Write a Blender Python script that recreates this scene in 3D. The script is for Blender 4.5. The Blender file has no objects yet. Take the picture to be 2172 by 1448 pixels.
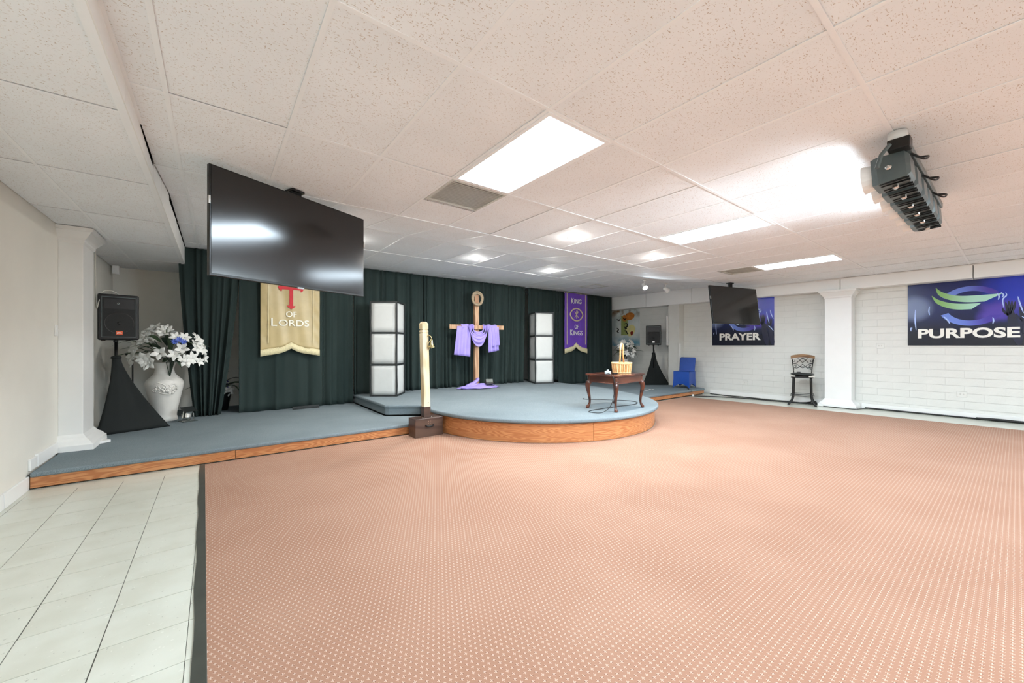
import bpy, bmesh, math, random
from mathutils import Vector, Matrix, Euler
R = random.Random(7)
PI = math.pi
sc = bpy.context.scene
C = sc.collection

# ------------------------------------------------------------------ camera, world, exposure
cam = bpy.data.cameras.new('camera'); cam_o = bpy.data.objects.new('camera', cam); C.objects.link(cam_o)
cam.sensor_width = 36.0; cam.lens = 822 / 2172 * 36; cam.shift_y = 8 / 2172; cam.clip_start = 0.05
cam_o.location = (0, 0, 1.33); cam_o.rotation_euler = (PI / 2, 0, -math.radians(37.48))
sc.camera = cam_o
w = bpy.data.worlds.new('world'); sc.world = w; w.use_nodes = True
w.node_tree.nodes['Background'].inputs[0].default_value = (1, 0.98, 0.95, 1)
w.node_tree.nodes['Background'].inputs[1].default_value = 0.15
sc.view_settings.view_transform = 'Standard'; sc.view_settings.look = 'None'
sc.view_settings.gamma = 1.0; sc.view_settings.use_curve_mapping = False
sc.view_settings.exposure = 2.05
PANEL_EMIT = 10.0      # light of the ceiling troffers
BAR_EMIT = 11.0       # light of the stage light bar
DOWN_EMIT = 300.0       # recessed downlights
SPOT_EMIT = 90.0
BEAM_WATTS = 24.0      # forward beam of each stage lamp

# ------------------------------------------------------------------ materials
def lin(c):
    return tuple(((v / 255) / 12.92 if v / 255 <= 0.04045 else (((v / 255) + 0.055) / 1.055) ** 2.4) for v in c)
MATS = {}
def mat(name, rgb, rough=0.6, metal=0.0, var=0.06, scale=12.0, bump=0.0, bscale=None, spec=0.5, coat=0.0, trans=0.0, alpha=1.0):
    m = bpy.data.materials.new(name); m.use_nodes = True; MATS[name] = m
    nt = m.node_tree; N = nt.nodes; L = nt.links; p = N['Principled BSDF']
    c = lin(rgb)
    tc = N.new('ShaderNodeTexCoord'); no = N.new('ShaderNodeTexNoise')
    no.inputs['Scale'].default_value = scale; no.inputs['Detail'].default_value = 4
    L.new(tc.outputs['Object'], no.inputs['Vector'])
    mr = N.new('ShaderNodeMapRange'); mr.inputs['From Min'].default_value = 0.3; mr.inputs['From Max'].default_value = 0.7
    mr.inputs['To Min'].default_value = 1 - var; mr.inputs['To Max'].default_value = 1 + var
    L.new(no.outputs['Fac'], mr.inputs['Value'])
    mx = N.new('ShaderNodeVectorMath'); mx.operation = 'SCALE'; mx.inputs[0].default_value = c
    L.new(mr.outputs['Result'], mx.inputs['Scale']); L.new(mx.outputs['Vector'], p.inputs['Base Color'])
    p.inputs['Roughness'].default_value = rough; p.inputs['Metallic'].default_value = metal
    p.inputs['Specular IOR Level'].default_value = spec; p.inputs['Coat Weight'].default_value = coat
    p.inputs['Transmission Weight'].default_value = trans; p.inputs['Alpha'].default_value = alpha
    if bump:
        b = N.new('ShaderNodeBump'); b.inputs['Strength'].default_value = bump; b.inputs['Distance'].default_value = 0.01
        n2 = N.new('ShaderNodeTexNoise'); n2.inputs['Scale'].default_value = bscale or scale * 4; n2.inputs['Detail'].default_value = 3
        L.new(tc.outputs['Object'], n2.inputs['Vector']); L.new(n2.outputs['Fac'], b.inputs['Height']); L.new(b.outputs['Normal'], p.inputs['Normal'])
    return m
def emit(name, rgb, s):
    m = mat(name, (240, 240, 240), 0.4, var=0.0); p = m.node_tree.nodes['Principled BSDF']
    p.inputs['Emission Color'].default_value = (*rgb, 1); p.inputs['Emission Strength'].default_value = s
    return m
class NT:
    """small node-graph helper"""
    def __init__(s, m): s.nt = m.node_tree; s.N = s.nt.nodes; s.L = s.nt.links; s.p = s.N['Principled BSDF']
    def put(s, inp, v):
        if isinstance(v, bpy.types.NodeSocket): s.L.new(v, inp)
        else: inp.default_value = v
    def math(s, op, a, b=0.0, c=None):
        n = s.N.new('ShaderNodeMath'); n.operation = op; s.put(n.inputs[0], a); s.put(n.inputs[1], b)
        if c is not None: s.put(n.inputs[2], c)
        return n.outputs[0]
    def xyz(s, coord='Object'):
        t = s.N.new('ShaderNodeTexCoord'); q = s.N.new('ShaderNodeSeparateXYZ'); s.L.new(t.outputs[coord], q.inputs[0]); return q.outputs
    def comb(s, x, y, z):
        n = s.N.new('ShaderNodeCombineXYZ')
        for i, v in enumerate((x, y, z)): s.put(n.inputs[i], v)
        return n.outputs[0]
    def noise(s, vec, scale, detail=3, rough=0.5, dist=0.0):
        n = s.N.new('ShaderNodeTexNoise'); s.L.new(vec, n.inputs['Vector'])
        n.inputs['Scale'].default_value = scale; n.inputs['Detail'].default_value = detail
        n.inputs['Roughness'].default_value = rough; n.inputs['Distortion'].default_value = dist
        return n.outputs['Fac']
    def mix(s, f, a, b):
        n = s.N.new('ShaderNodeMix'); n.data_type = 'RGBA'; s.put(n.inputs['Factor'], f)
        for k, v in (('A', a), ('B', b)):
            i = [q for q in n.inputs if q.name == k and q.type == 'RGBA'][0]
            s.put(i, v if isinstance(v, bpy.types.NodeSocket) else (*lin(v), 1))
        return [q for q in n.outputs if q.type == 'RGBA'][0]
    def ramp(s, f, a, b):
        n = s.N.new('ShaderNodeMapRange'); n.interpolation_type = 'SMOOTHSTEP'; s.put(n.inputs['Value'], f)
        n.inputs['From Min'].default_value = a; n.inputs['From Max'].default_value = b; return n.outputs['Result']
    def col(s, v): s.put(s.p.inputs['Base Color'], v)
    def bump(s, h, strength, dist=0.005):
        b = s.N.new('ShaderNodeBump'); b.inputs['Strength'].default_value = strength; b.inputs['Distance'].default_value = dist
        s.put(b.inputs['Height'], h); s.L.new(b.outputs['Normal'], s.p.inputs['Normal'])

mat('wall_paint', (226, 223, 213), 0.55, var=0.02, scale=3, bump=0.05, bscale=60)
mat('block_paint', (219, 219, 213), 0.5, var=0.02, scale=6, bump=0.12, bscale=70)
mat('mortar_paint', (199, 198, 191), 0.7, var=0.02)
mat('trim_white', (234, 234, 231), 0.4, var=0.015, scale=4)
mat('beam_white', (242, 243, 241), 0.5, var=0.015, scale=2)
mat('tee_white', (243, 245, 246), 0.45, var=0.01)
mat('void_dark', (20, 20, 20), 0.9)
mat('rubber_black', (62, 64, 58), 0.4, var=0.15, scale=9)
mat('black_plastic', (15, 16, 16), 0.45, var=0.1)
mat('black_grille', (20, 22, 22), 0.7, var=0.25, scale=90)
mat('black_cloth', (17, 23, 22), 0.85, var=0.12, scale=5)
mat('black_metal', (28, 28, 27), 0.38, metal=0.4, var=0.1)
mat('lamp_grey', (82, 92, 92), 0.35, metal=0.3, var=0.1)
mat('tv_bezel', (16, 18, 18), 0.25, var=0.05)
mat('tv_glass', (9, 10, 11), 0.14, var=0.0, spec=0.75)
mat('chrome', (215, 215, 212), 0.18, metal=1.0, var=0.03)
mat('brass', (214, 200, 150), 0.25, metal=0.9, var=0.05)
mat('vent_grey', (208, 208, 200), 0.5, metal=0.2, var=0.08, scale=4)
mat('vase_white', (232, 229, 222), 0.45, var=0.03, scale=6, bump=0.08)
mat('petal_white', (238, 238, 232), 0.5, var=0.03)
mat('petal_blue', (86, 112, 200), 0.6, var=0.1)
mat('petal_violet', (70, 66, 140), 0.6, var=0.15)
mat('leaf_green', (74, 92, 66), 0.55, var=0.3, scale=7)
mat('leaf_dark', (44, 60, 46), 0.55, var=0.3, scale=7)
mat('purple_cloth', (158, 142, 216), 0.5, var=0.08, scale=5)
mat('purple_satin', (112, 70, 182), 0.4, var=0.06, scale=6)
mat('gold_satin', (192, 172, 124), 0.38, var=0.07, scale=6)
mat('gold_trim', (222, 208, 164), 0.5, var=0.05)
mat('fringe', (226, 214, 172), 0.7, var=0.12, scale=60)
mat('red_felt', (206, 52, 60), 0.7, var=0.06)
mat('silver_letter', (226, 222, 206), 0.35, metal=0.2, var=0.03)
mat('white_letter', (240, 238, 230), 0.5, var=0.02)
mat('panel_fabric', (206, 208, 205), 0.7, var=0.02, scale=8, bump=0.06, bscale=20)
mat('frame_black', (38, 42, 42), 0.5, var=0.2, scale=20)
mat('blue_spandex', (22, 72, 160), 0.5, var=0.05)
mat('seat_vinyl', (34, 37, 36), 0.3, var=0.05)
mat('rope', (168, 150, 124), 0.8, var=0.2, scale=60, bump=0.5, bscale=120)
mat('wicker', (202, 148, 92), 0.55, var=0.15, scale=30)
mat('wicker_pale', (222, 188, 136), 0.55, var=0.12, scale=30)
mat('cord_white', (214, 212, 202), 0.5)
mat('orange_badge', (226, 98, 52), 0.4)
mat('white_paper', (240, 240, 238), 0.6)
mat('grey_device', (176, 188, 190), 0.35)
mat('box_grey', (98, 104, 99), 0.4)
mat('wood_tan', (216, 178, 128), 0.6, var=0.12)
mat('ink_black', (30, 28, 28), 0.5); mat('ink_red', (128, 40, 26), 0.5); mat('ink_orange', (196, 120, 50), 0.5, var=0.3, scale=9)
mat('ink_green', (150, 160, 96), 0.4, var=0.15, scale=6); mat('ink_yellow', (222, 214, 150), 0.4, var=0.1, scale=6)
mat('print_silhouette', (16, 22, 52), 0.3, var=0.1); mat('print_rim', (176, 200, 250), 0.3, var=0.1)
emit('troffer_glow', (0.74, 0.885, 1.0), PANEL_EMIT)
emit('lens_glow', (0.76, 0.9, 1.0), BAR_EMIT)
emit('bulb_glow', (1.0, 0.97, 0.92), DOWN_EMIT)
emit('spot_glow', (0.8, 0.92, 1.0), SPOT_EMIT)

def mk_tile():
    m = mat('ceiling_tile', (236, 228, 218), 0.8); g = NT(m); t = g.xyz('Object')
    i = g.N.new('ShaderNodeObjectInfo'); off = g.math('MULTIPLY', i.outputs['Random'], 30.0)
    v1 = g.comb(g.math('MULTIPLY', t[0], 55.0), g.math('MULTIPLY', t[1], 190.0), off)
    v2 = g.comb(g.math('MULTIPLY', t[0], 190.0), g.math('MULTIPLY', t[1], 60.0), g.math('ADD', off, 9.0))
    a = g.ramp(g.noise(v1, 1.0, 1), 0.66, 0.72); b = g.ramp(g.noise(v2, 1.0, 1), 0.68, 0.74)
    f = g.math('MAXIMUM', a, b)
    big = g.noise(g.comb(t[0], t[1], off), 1.6, 2)
    base = g.mix(g.ramp(big, 0.3, 0.7), (242, 245, 247), (237, 240, 242))
    g.col(g.mix(g.math('MULTIPLY', f, 0.75), base, (176, 152, 128)))
    g.bump(f, -0.3, 0.003)
mk_tile()
def mk_vct():
    m = mat('vct_tile', (206, 207, 194), 0.28); g = NT(m); t = g.xyz('Object')
    i = g.N.new('ShaderNodeObjectInfo'); off = g.math('MULTIPLY', i.outputs['Random'], 40.0)
    v = g.comb(g.math('ADD', t[0], off), t[1], off)
    f = g.ramp(g.noise(v, 60, 2), 0.70, 0.76); l = g.ramp(g.noise(v, 45, 2), 0.68, 0.74)
    st = g.noise(v, 5, 4)
    base = g.mix(g.ramp(st, 0.3, 0.75), (207, 208, 196), (197, 197, 183))
    c = g.mix(g.math('MULTIPLY', f, 0.55), base, (110, 108, 96)); c = g.mix(g.math('MULTIPLY', l, 0.5), c, (226, 226, 216))
    g.col(c)
mk_vct()
mat('grout_dark', (74, 74, 66), 0.7)
def mk_carpet():
    m = mat('tan_carpet', (206, 160, 138), 0.92, spec=0.15); g = NT(m); t = g.xyz('Object')
    s = 0.0255
    v = g.math('DIVIDE', t[1], s); row = g.math('FLOOR', v)
    u = g.math('ADD', g.math('DIVIDE', t[0], s), g.math('MULTIPLY', g.math('FLOORED_MODULO', row, 2.0), 0.5))
    fu = g.math('SUBTRACT', g.math('FRACT', u), 0.5); fv = g.math('SUBTRACT', g.math('FRACT', v), 0.5)
    d1 = g.math('ADD', fu, fv); d2 = g.math('SUBTRACT', fu, fv)
    au, av = g.math('ABSOLUTE', fu), g.math('ABSOLUTE', fv)
    def band(a, b, wa, wb): return g.math('MULTIPLY', g.math('LESS_THAN', a, wa), g.math('LESS_THAN', b, wb))
    hbar = band(av, au, 0.065, 0.27); vbar = band(au, av, 0.065, 0.30)
    dark = band(g.math('ABSOLUTE', d1), g.math('ABSOLUTE', d2), 0.09, 0.40)
    big = g.noise(g.comb(t[0], t[1], 0.0), 1.3, 5)
    fine = g.noise(g.comb(t[0], t[1], 0.0), 300, 2)
    base = g.mix(g.ramp(big, 0.3, 0.72), (157, 120, 100), (167, 131, 111))
    base = g.mix(g.math('MULTIPLY', fine, 0.35), base, (142, 102, 82))
    c = g.mix(g.math('MULTIPLY', dark, 0.8), base, (104, 68, 52))
    c = g.mix(g.math('MULTIPLY', g.math('MAXIMUM', hbar, vbar), 0.5), c, (228, 208, 190))
    g.col(c); g.bump(fine, 0.25, 0.004)
mk_carpet()
def mk_bluecarpet():
    m = mat('blue_carpet', (118, 138, 150), 0.95, spec=0.1); g = NT(m); t = g.xyz('Object')
    v = g.comb(t[0], t[1], t[2])
    f = g.noise(v, 220, 3); b = g.noise(v, 1.6, 4)
    base = g.mix(g.ramp(b, 0.3, 0.7), (128, 138, 142), (139, 149, 153))
    g.col(g.mix(g.ramp(f, 0.35, 0.7), base, (100, 114, 121))); g.bump(f, 0.5, 0.006)
mk_bluecarpet()
def mk_wood(name, a, b, rough=0.4, ring=22.0, axis=2, zs=7.0):
    m = mat(name, a, rough, coat=0.1); g = NT(m); t = g.xyz('Object')
    i = g.N.new('ShaderNodeObjectInfo'); off = g.math('MULTIPLY', i.outputs['Random'], 20.0)
    k = [0.55, 0.55, 0.55]; k[axis] = zs * 0.55
    p = [g.math('ADD', g.math('MULTIPLY', t[j], k[j]), off if j == axis else 0.0) for j in range(3)]
    n = g.noise(g.comb(*p), 1.1, 3, 0.45, 0.35)
    s = g.math('FRACT', g.math('MULTIPLY', n, ring)); tri = g.math('ABSOLUTE', g.math('SUBTRACT', s, 0.5))
    fn = g.noise(g.comb(*[g.math('MULTIPLY', t[j], 6.0 if j != axis else 160.0) for j in range(3)]), 1.0, 2)
    c = g.mix(g.ramp(tri, 0.09, 0.40), a, b); c = g.mix(g.math('MULTIPLY', fn, 0.3), c, b)
    g.col(c)
mk_wood('oak_fascia', (202, 140, 90), (174, 108, 63), 0.38, 34, 2, 10.0)
mk_wood('pine_post', (222, 208, 178), (198, 180, 142), 0.55, 9, 0, 6)
mk_wood('cross_wood', (196, 160, 126), (166, 126, 94), 0.6, 9, 0, 6)
mk_wood('dark_brown_box', (84, 62, 50), (66, 46, 38), 0.4, 6)
mk_wood('mahogany', (94, 50, 34), (56, 28, 21), 0.22, 8, 2, 2)
mk_wood('rail_wood', (140, 104, 66), (102, 70, 42), 0.35, 8)
def mk_curtain():
    m = mat('curtain_cloth', (42, 54, 52), 0.9, spec=0.2); g = NT(m); t = g.xyz('Object')
    v = g.comb(g.math('MULTIPLY', t[0], 4.0), t[1], g.math('MULTIPLY', t[2], 0.4)); n = g.noise(v, 1.5, 3)
    g.col(g.mix(g.ramp(n, 0.3, 0.7), (40, 52, 50), (47, 58, 56)))
    f = g.noise(g.comb(t[0], t[1], t[2]), 400, 2); g.bump(f, 0.15, 0.002)
mk_curtain()
def mk_print():
    # printed banner background: navy and royal blue blurred crowd picture (local X = width 1.49, Z = height 1.19)
    m = mat('poster_print', (20, 34, 92), 0.22, spec=0.5); g = NT(m); t = g.xyz('Object')
    v = g.comb(t[0], 0.0, t[2]); n = g.noise(v, 2.4, 4)
    x = g.math('ADD', t[0], g.math('MULTIPLY', g.math('SUBTRACT', n, 0.5), 0.5)); z = g.math('ADD', t[2], g.math('MULTIPLY', g.math('SUBTRACT', n, 0.5), 0.4))
    c = g.mix(g.ramp(z, 0.15, 0.85), (18, 24, 40), (18, 34, 96))
    c = g.mix(g.math('MULTIPLY', g.ramp(x, 0.05, 0.55), g.ramp(z, 0.35, 0.8)), c, (24, 52, 190))
    c = g.mix(g.math('MULTIPLY', g.math('MULTIPLY', g.ramp(x, 0.05, 0.3), g.ramp(x, 0.62, 0.4)), g.math('MULTIPLY', g.ramp(z, 0.38, 0.55), g.ramp(z, 0.85, 0.62))), c, (84, 66, 176))
    gx = g.math('ADD', t[0], 0.66); gz = g.math('SUBTRACT', t[2], 0.72)
    d = g.math('ADD', g.math('MULTIPLY', gx, gx), g.math('MULTIPLY', gz, gz))
    c = g.mix(g.math('MULTIPLY', g.ramp(d, 0.09, 0.0), 0.55), c, (150, 168, 208))
    g.col(c)
mk_print()
def mk_logo(name, a, b, lo, hi, axis=0):
    m = mat(name, a, 0.25); g = NT(m); t = g.xyz('Object'); g.col(g.mix(g.ramp(t[axis], lo, hi), a, b))
mk_logo('logo_ring', (112, 140, 226), (74, 58, 170), -0.15, 0.3)
mk_logo('logo_wing', (140, 190, 110), (178, 226, 206), -0.35, 0.15)
def mk_mural():
    m = mat('mural_print', (210, 218, 214), 0.3); g = NT(m); t = g.xyz('Object'); v = g.comb(t[0], 0.0, t[2])
    n = g.noise(v, 2.5, 4); n2 = g.noise(v, 4.0, 3)
    c = g.mix(g.ramp(n, 0.35, 0.65), (222, 226, 222), (188, 200, 198))
    c = g.mix(g.math('MULTIPLY', g.ramp(t[2], 0.4, 0.02), g.ramp(n2, 0.3, 0.6)), c, (96, 160, 186))
    c = g.mix(g.math('MULTIPLY', g.ramp(t[2], 0.85, 1.2), g.ramp(n2, 0.42, 0.6)), c, (128, 96, 60))
    g.col(c)
mk_mural()

# ------------------------------------------------------------------ mesh helpers
class MB:
    def __init__(s): s.b = bmesh.new()
    def box(s, x0, y0, z0, x1, y1, z1, M=None):
        v = [s.b.verts.new((x, y, z)) for z in (z0, z1) for x, y in ((x0, y0), (x1, y0), (x1, y1), (x0, y1))]
        if M is not None:
            for q in v: q.co = M @ q.co
        for f in ((3, 2, 1, 0), (4, 5, 6, 7), (0, 1, 5, 4), (1, 2, 6, 5), (2, 3, 7, 6), (3, 0, 4, 7)): s.b.faces.new([v[i] for i in f])
        return s
    def prism(s, poly, z0, z1, M=None):
        a = [s.b.verts.new((x, y, z0)) for x, y in poly]; c = [s.b.verts.new((x, y, z1)) for x, y in poly]; n = len(poly)
        if M is not None:
            for q in a + c: q.co = M @ q.co
        s.b.faces.new(a[::-1]); s.b.faces.new(c)
        for i in range(n): s.b.faces.new((a[i], a[(i + 1) % n], c[(i + 1) % n], c[i]))
        return s
    def rings(s, rings, cap=True, closed=True):
        vs = [[s.b.verts.new(p) for p in r] for r in rings]
        for a, c in zip(vs, vs[1:]):
            n = len(a)
            for i in range(n if closed else n - 1):
                try: s.b.faces.new((a[i], a[(i + 1) % n], c[(i + 1) % n], c[i]))
                except ValueError: pass
        if cap and closed:
            s.b.faces.new(vs[0][::-1]); s.b.faces.new(vs[-1])
        return s
    def lathe(s, prof, n=20, c=(0, 0, 0), cap=True):
        return s.rings([[(c[0] + r * math.cos(2 * PI * i / n), c[1] + r * math.sin(2 * PI * i / n), c[2] + z) for i in range(n)] for r, z in prof], cap)
    def tube(s, pts, rad, n=8, cap=True, flat=1.0):
        pts = [Vector(p) for p in pts]; k = len(pts)
        rr = rad if isinstance(rad, (list, tuple)) else [rad] * k
        out = []; up = None
        for i, p in enumerate(pts):
            d = (pts[min(i + 1, k - 1)] - pts[max(i - 1, 0)]).normalized()
            if up is None: up = Vector((0, 0, 1)) if abs(d.z) < 0.9 else Vector((1, 0, 0))
            sd = d.cross(up).normalized(); up = sd.cross(d).normalized()
            out.append([p + sd * (rr[i] * math.cos(2 * PI * j / n)) + up * (rr[i] * flat * math.sin(2 * PI * j / n)) for j in range(n)])
        return s.rings(out, cap)
    def cyl(s, p0, p1, r0, r1=None, n=12): return s.tube([p0, p1], [r0, r0 if r1 is None else r1], n)
    def grid(s, f, nu, nv):
        vs = [[s.b.verts.new(f(i / nu, j / nv)) for j in range(nv + 1)] for i in range(nu + 1)]
        for i in range(nu):
            for j in range(nv): s.b.faces.new((vs[i][j], vs[i + 1][j], vs[i + 1][j + 1], vs[i][j + 1]))
        return s
    def face(s, pts): s.b.faces.new([s.b.verts.new(p) for p in pts]); return s
    def mesh(s, name, m, smooth=False):
        bmesh.ops.recalc_face_normals(s.b, faces=s.b.faces)
        me = bpy.data.meshes.new(name); s.b.to_mesh(me); s.b.free()
        me.materials.append(MATS[m])
        if smooth:
            for p in me.polygons: p.use_smooth = True
        return me
    def build(s, name, m, parent=None, smooth=False, bevel=0, loc=None, rot=None, solid=0, segs=2, sub=0, sharp=None):
        me = s.mesh(name, m, smooth)
        return link(name, me, parent, loc, rot, bevel, solid, segs, sub, sharp)
def link(name, me, parent=None, loc=None, rot=None, bevel=0, solid=0, segs=2, sub=0, sharp=None):
    o = bpy.data.objects.new(name, me); C.objects.link(o)
    if parent: o.parent = parent
    if loc: o.location = loc
    if rot: o.rotation_euler = rot
    if solid:
        q = o.modifiers.new('solid', 'SOLIDIFY'); q.thickness = solid; q.offset = 0
    if bevel:
        q = o.modifiers.new('bevel', 'BEVEL'); q.width = bevel; q.segments = segs; q.limit_method = 'ANGLE'; q.angle_limit = math.radians(40)
    if sub:
        q = o.modifiers.new('sub', 'SUBSURF'); q.levels = sub; q.render_levels = sub
    if sharp is not None:
        try: me.set_sharp_from_angle(angle=math.radians(sharp))
        except Exception: pass
    return o
def tag(o, label, cat, group=None):
    o['label'] = label; o['category'] = cat
    if group: o['group'] = group
    return o
def thing(name, label, cat, loc=(0, 0, 0), rz=0.0, group=None):
    o = bpy.data.objects.new(name, None); C.objects.link(o); o.empty_display_size = 0.1
    o.location = loc; o.rotation_euler = (0, 0, math.radians(rz)); return tag(o, label, cat, group)
def struct(o, label=None):
    o['kind'] = 'structure'
    if label: o['label'] = label
    return o
def catmull(pts, n=6):
    P = [Vector(p) for p in pts]; P = [P[0]] + P + [P[-1]]; out = []
    for i in range(1, len(P) - 2):
        a, b, c, d = P[i - 1:i + 3]
        for k in range(n):
            t = k / n
            out.append(0.5 * ((2 * b) + (c - a) * t + (2 * a - 5 * b + 4 * c - d) * t * t + (3 * b - a - 3 * c + d) * t ** 3))
    out.append(P[-2]); return out
def text_mesh(s, m, width=None, height=0.1, bold=0.0, extrude=0.003, name='lettering'):
    """upright letters in the local XZ plane, centred on the origin, facing -Y"""
    cu = bpy.data.curves.new('t', 'FONT'); cu.body = s; cu.size = 1.0; cu.offset = bold; cu.extrude = 0.01; cu.resolution_u = 4
    o = bpy.data.objects.new('t', cu); C.objects.link(o)
    dg = bpy.context.evaluated_depsgraph_get(); dg.update()
    me = bpy.data.meshes.new_from_object(o.evaluated_get(dg)); bpy.data.objects.remove(o); bpy.data.curves.remove(cu)
    xs = [v.co.x for v in me.vertices]; ys = [v.co.y for v in me.vertices]
    x0, x1, y0, y1 = min(xs), max(xs), min(ys), max(ys); k = height / (y1 - y0); kx = (width / (x1 - x0)) if width else k
    for v in me.vertices:
        x, y, z = v.co; v.co = ((x - (x0 + x1) / 2) * kx, -z / 0.01 * extrude, (y - (y0 + y1) / 2) * k)
    me.name = name; me.materials.clear(); me.materials.append(MATS[m]); return me
def stroke(pts, r, y, th=.0012):
    g = MB().tube(catmull([(a, y, b) for a, b in pts], 5), r, 8)
    P = [Vector((a, 0, b)) for a, b in pts]
    g.b.free(); g = MB(); c = catmull([(a, y, b) for a, b in pts], 5); L = []; n = len(c)
    for i, p in enumerate(c):
        d = (c[min(i + 1, n - 1)] - c[max(i - 1, 0)]).normalized(); s_ = Vector((-d.z, 0, d.x)) * r * (1 - .75 * abs(2 * i / (n - 1) - 1) ** 2)
        L.append([p + s_, p - s_, p - s_ + Vector((0, th, 0)), p + s_ + Vector((0, th, 0))])
    return g.rings(L)
def rotM(loc=(0, 0, 0), e=(0, 0, 0)): return Matrix.Translation(loc) @ Euler(e).to_matrix().to_4x4()

# ------------------------------------------------------------------ room shell
XL, XR, YB, YF = -1.37, 10.9, 9.3, -6.0
ZC, ZS, ZL = 2.76, 2.92, 2.645      # main ceiling, stage ceiling, low ceiling on the left
fl = MB().box(XL - .2, YF - .2, -0.15, XR + .2, YB + .2, -0.004).build('floor', 'vct_tile'); struct(fl)
fl_bed = MB().box(XL, 0.2, -0.004, -0.1, 5.54, -0.003).build('joint_bed', 'grout_dark', fl)
T = 0.305; tile_me = MB().box(-T / 2 + .002, -T / 2 + .002, -0.0035, T / 2 - .002, T / 2 - .002, 0.0).mesh('floor_tile', 'vct_tile')
for i in range(4):
    for j in range(17):
        cx = -0.405 - T * (i - 0.5); cy = 3.66 + T * (5 - j) + T / 2
        if cy > 5.5: continue
        link('floor_tile', tile_me, fl, (cx + R.uniform(-.0006, .0006), cy, R.uniform(-.0004, .0003)))
for j in range(16): MB().box(XL, 3.66 + T * (5 - j) + .002 if j else 5.1870, -.0035, -1.322, 3.66 + T * (6 - j) - .002 if j else 5.333, 0).build('floor_tile', 'vct_tile', fl)
for j in range(16): MB().box(-.099, 3.66 + T * (5 - j) + .002 if j else 5.187, -.0035, -.03, 3.66 + T * (6 - j) - .002 if j else 5.333, -.0001).build('floor_tile', 'vct_tile', fl)
e = MB().box(XL, 5.337, -.0035, -0.1, 5.54, 0).build('floor_tile', 'vct_tile', fl)

wl = MB().box(XL - .15, YF, 0, XL, YB, 3.1).build('wall_left', 'wall_paint'); struct(wl)
wb = MB().box(XL - .15, YB, 0, XR + .15, YB + .15, 3.1).build('wall_back', 'wall_paint'); struct(wb)
wf = MB().box(XL - .15, YF - .15, 0, XR + .15, YF, 3.1).build('wall_front', 'wall_paint'); struct(wf)
wr = MB().box(XR, YF, 0, XR + .15, YB, 3.1).build('wall_right', 'mortar_paint'); struct(wr)
BH, BW = 0.1415, 0.47
blk = MB().box(-0.008, -BW / 2 + .0006, -BH / 2 + .0022, 0.02, BW / 2 - .0006, BH / 2 - .0022).mesh('block', 'block_paint')
stuff = MB(); nb = 0
spots = []
for c in range(18):
    z = 0.02 + BH * (c + .5)
    for k in range(-12, 20):
        y = 0.12 + BW * k + (BW / 2 if c % 2 else 0)
        if y < YF + .3 or y > YB - .25: continue
        spots.append((0 if -0.5 < y < 8.0 else 1, abs(y - 2.5), y, z))
spots.sort()
for q, d, y, z in spots:
    if nb < 290 and q == 0: link('block', blk, wr, (XR, y, z)); nb += 1
    else: stuff.box(XR - .008, y - BW / 2 + .0006, z - BH / 2 + .0022, XR + .02, y + BW / 2 - .0006, z + BH / 2 - .0022)
so = stuff.build('blockwork', 'block_paint', wr); so['kind'] = 'stuff'
# beam along the right wall (follows the ceiling over the stage), with butted boards
bm_ = MB(); bm_.prism([(10.6, 2.515), (10.89, 2.515), (10.89, 3.1), (10.6, 3.1)], 0, 1)
beam = bpy.data.objects.new('ceiling_beam', None); C.objects.link(beam); struct(beam, 'white painted beam boxing along the top of the right wall')
for y0, y1 in ((-5.9, -1.98), (-1.97, 0.47), (0.48, 2.3), (2.31, 5.55), (5.56, 7.0), (7.01, 9.28)):
    MB().box(10.6, y0, 2.515, 10.891, y1, 2.757 if y1 < 4.2 else 3.05).build('beam_board', 'beam_white', beam, bevel=.003)
MB().box(10.59, -5.9, 2.738, 10.6, 4.16, 2.758).build('edge_bead', 'trim_white', beam)

# pilasters
def pilaster(x0, y0, x1, y1, zb, zt, side, label):
    p = bpy.data.objects.new('pilaster', None); C.objects.link(p); struct(p, label)
    MB().box(x0, y0, zb, x1, y1, zt).build('shaft', 'trim_white', p, bevel=.004)
    def flare(z0, z1, pro):   # stepped mitred moulding around the free sides; pro = [(dz fraction, projection)]
        g = MB(); rings = []
        for f, d in pro:
            z = z0 + (z1 - z0) * f
            if side > 0: a = (x0, y0 - d, x1 + d, y1 + d)
            else: a = (x0 - d, y0 - d, x1, y1 + d)
            rings.append([(a[0], a[1], z), (a[2], a[1], z), (a[2], a[3], z), (a[0], a[3], z)])
        return g.rings(rings)
    flare(zt - .17, zt, [(0, .002), (.12, .015), (.25, .015), (.35, .03), (.6, .06), (.75, .075), (.78, .09), (1, .095)]).build('capital', 'trim_white', p)
    flare(zb, zb + .17, [(0, .10), (.35, .095), (.42, .08), (.6, .06), (.75, .03), (.85, .02), (1, .002)]).build('base_moulding', 'trim_white', p)
    return p
pilaster(XL, 6.42, -1.18, 6.9, .162, ZL - .004, 1, 'white pilaster on the left wall standing on the blue stage')
pilaster(10.6, 2.12, XR - .01, 2.57, 0.001, 2.513, -1, 'white square pilaster with flared base beside the bar stool')
pr = bpy.data.objects.new('pilaster', None); C.objects.link(pr); struct(pr, 'plain white pilaster behind the blue chair')
MB().box(10.62, 5.94, .162, XR - .01, 6.26, 2.513).build('shaft', 'block_paint', pr)

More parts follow.
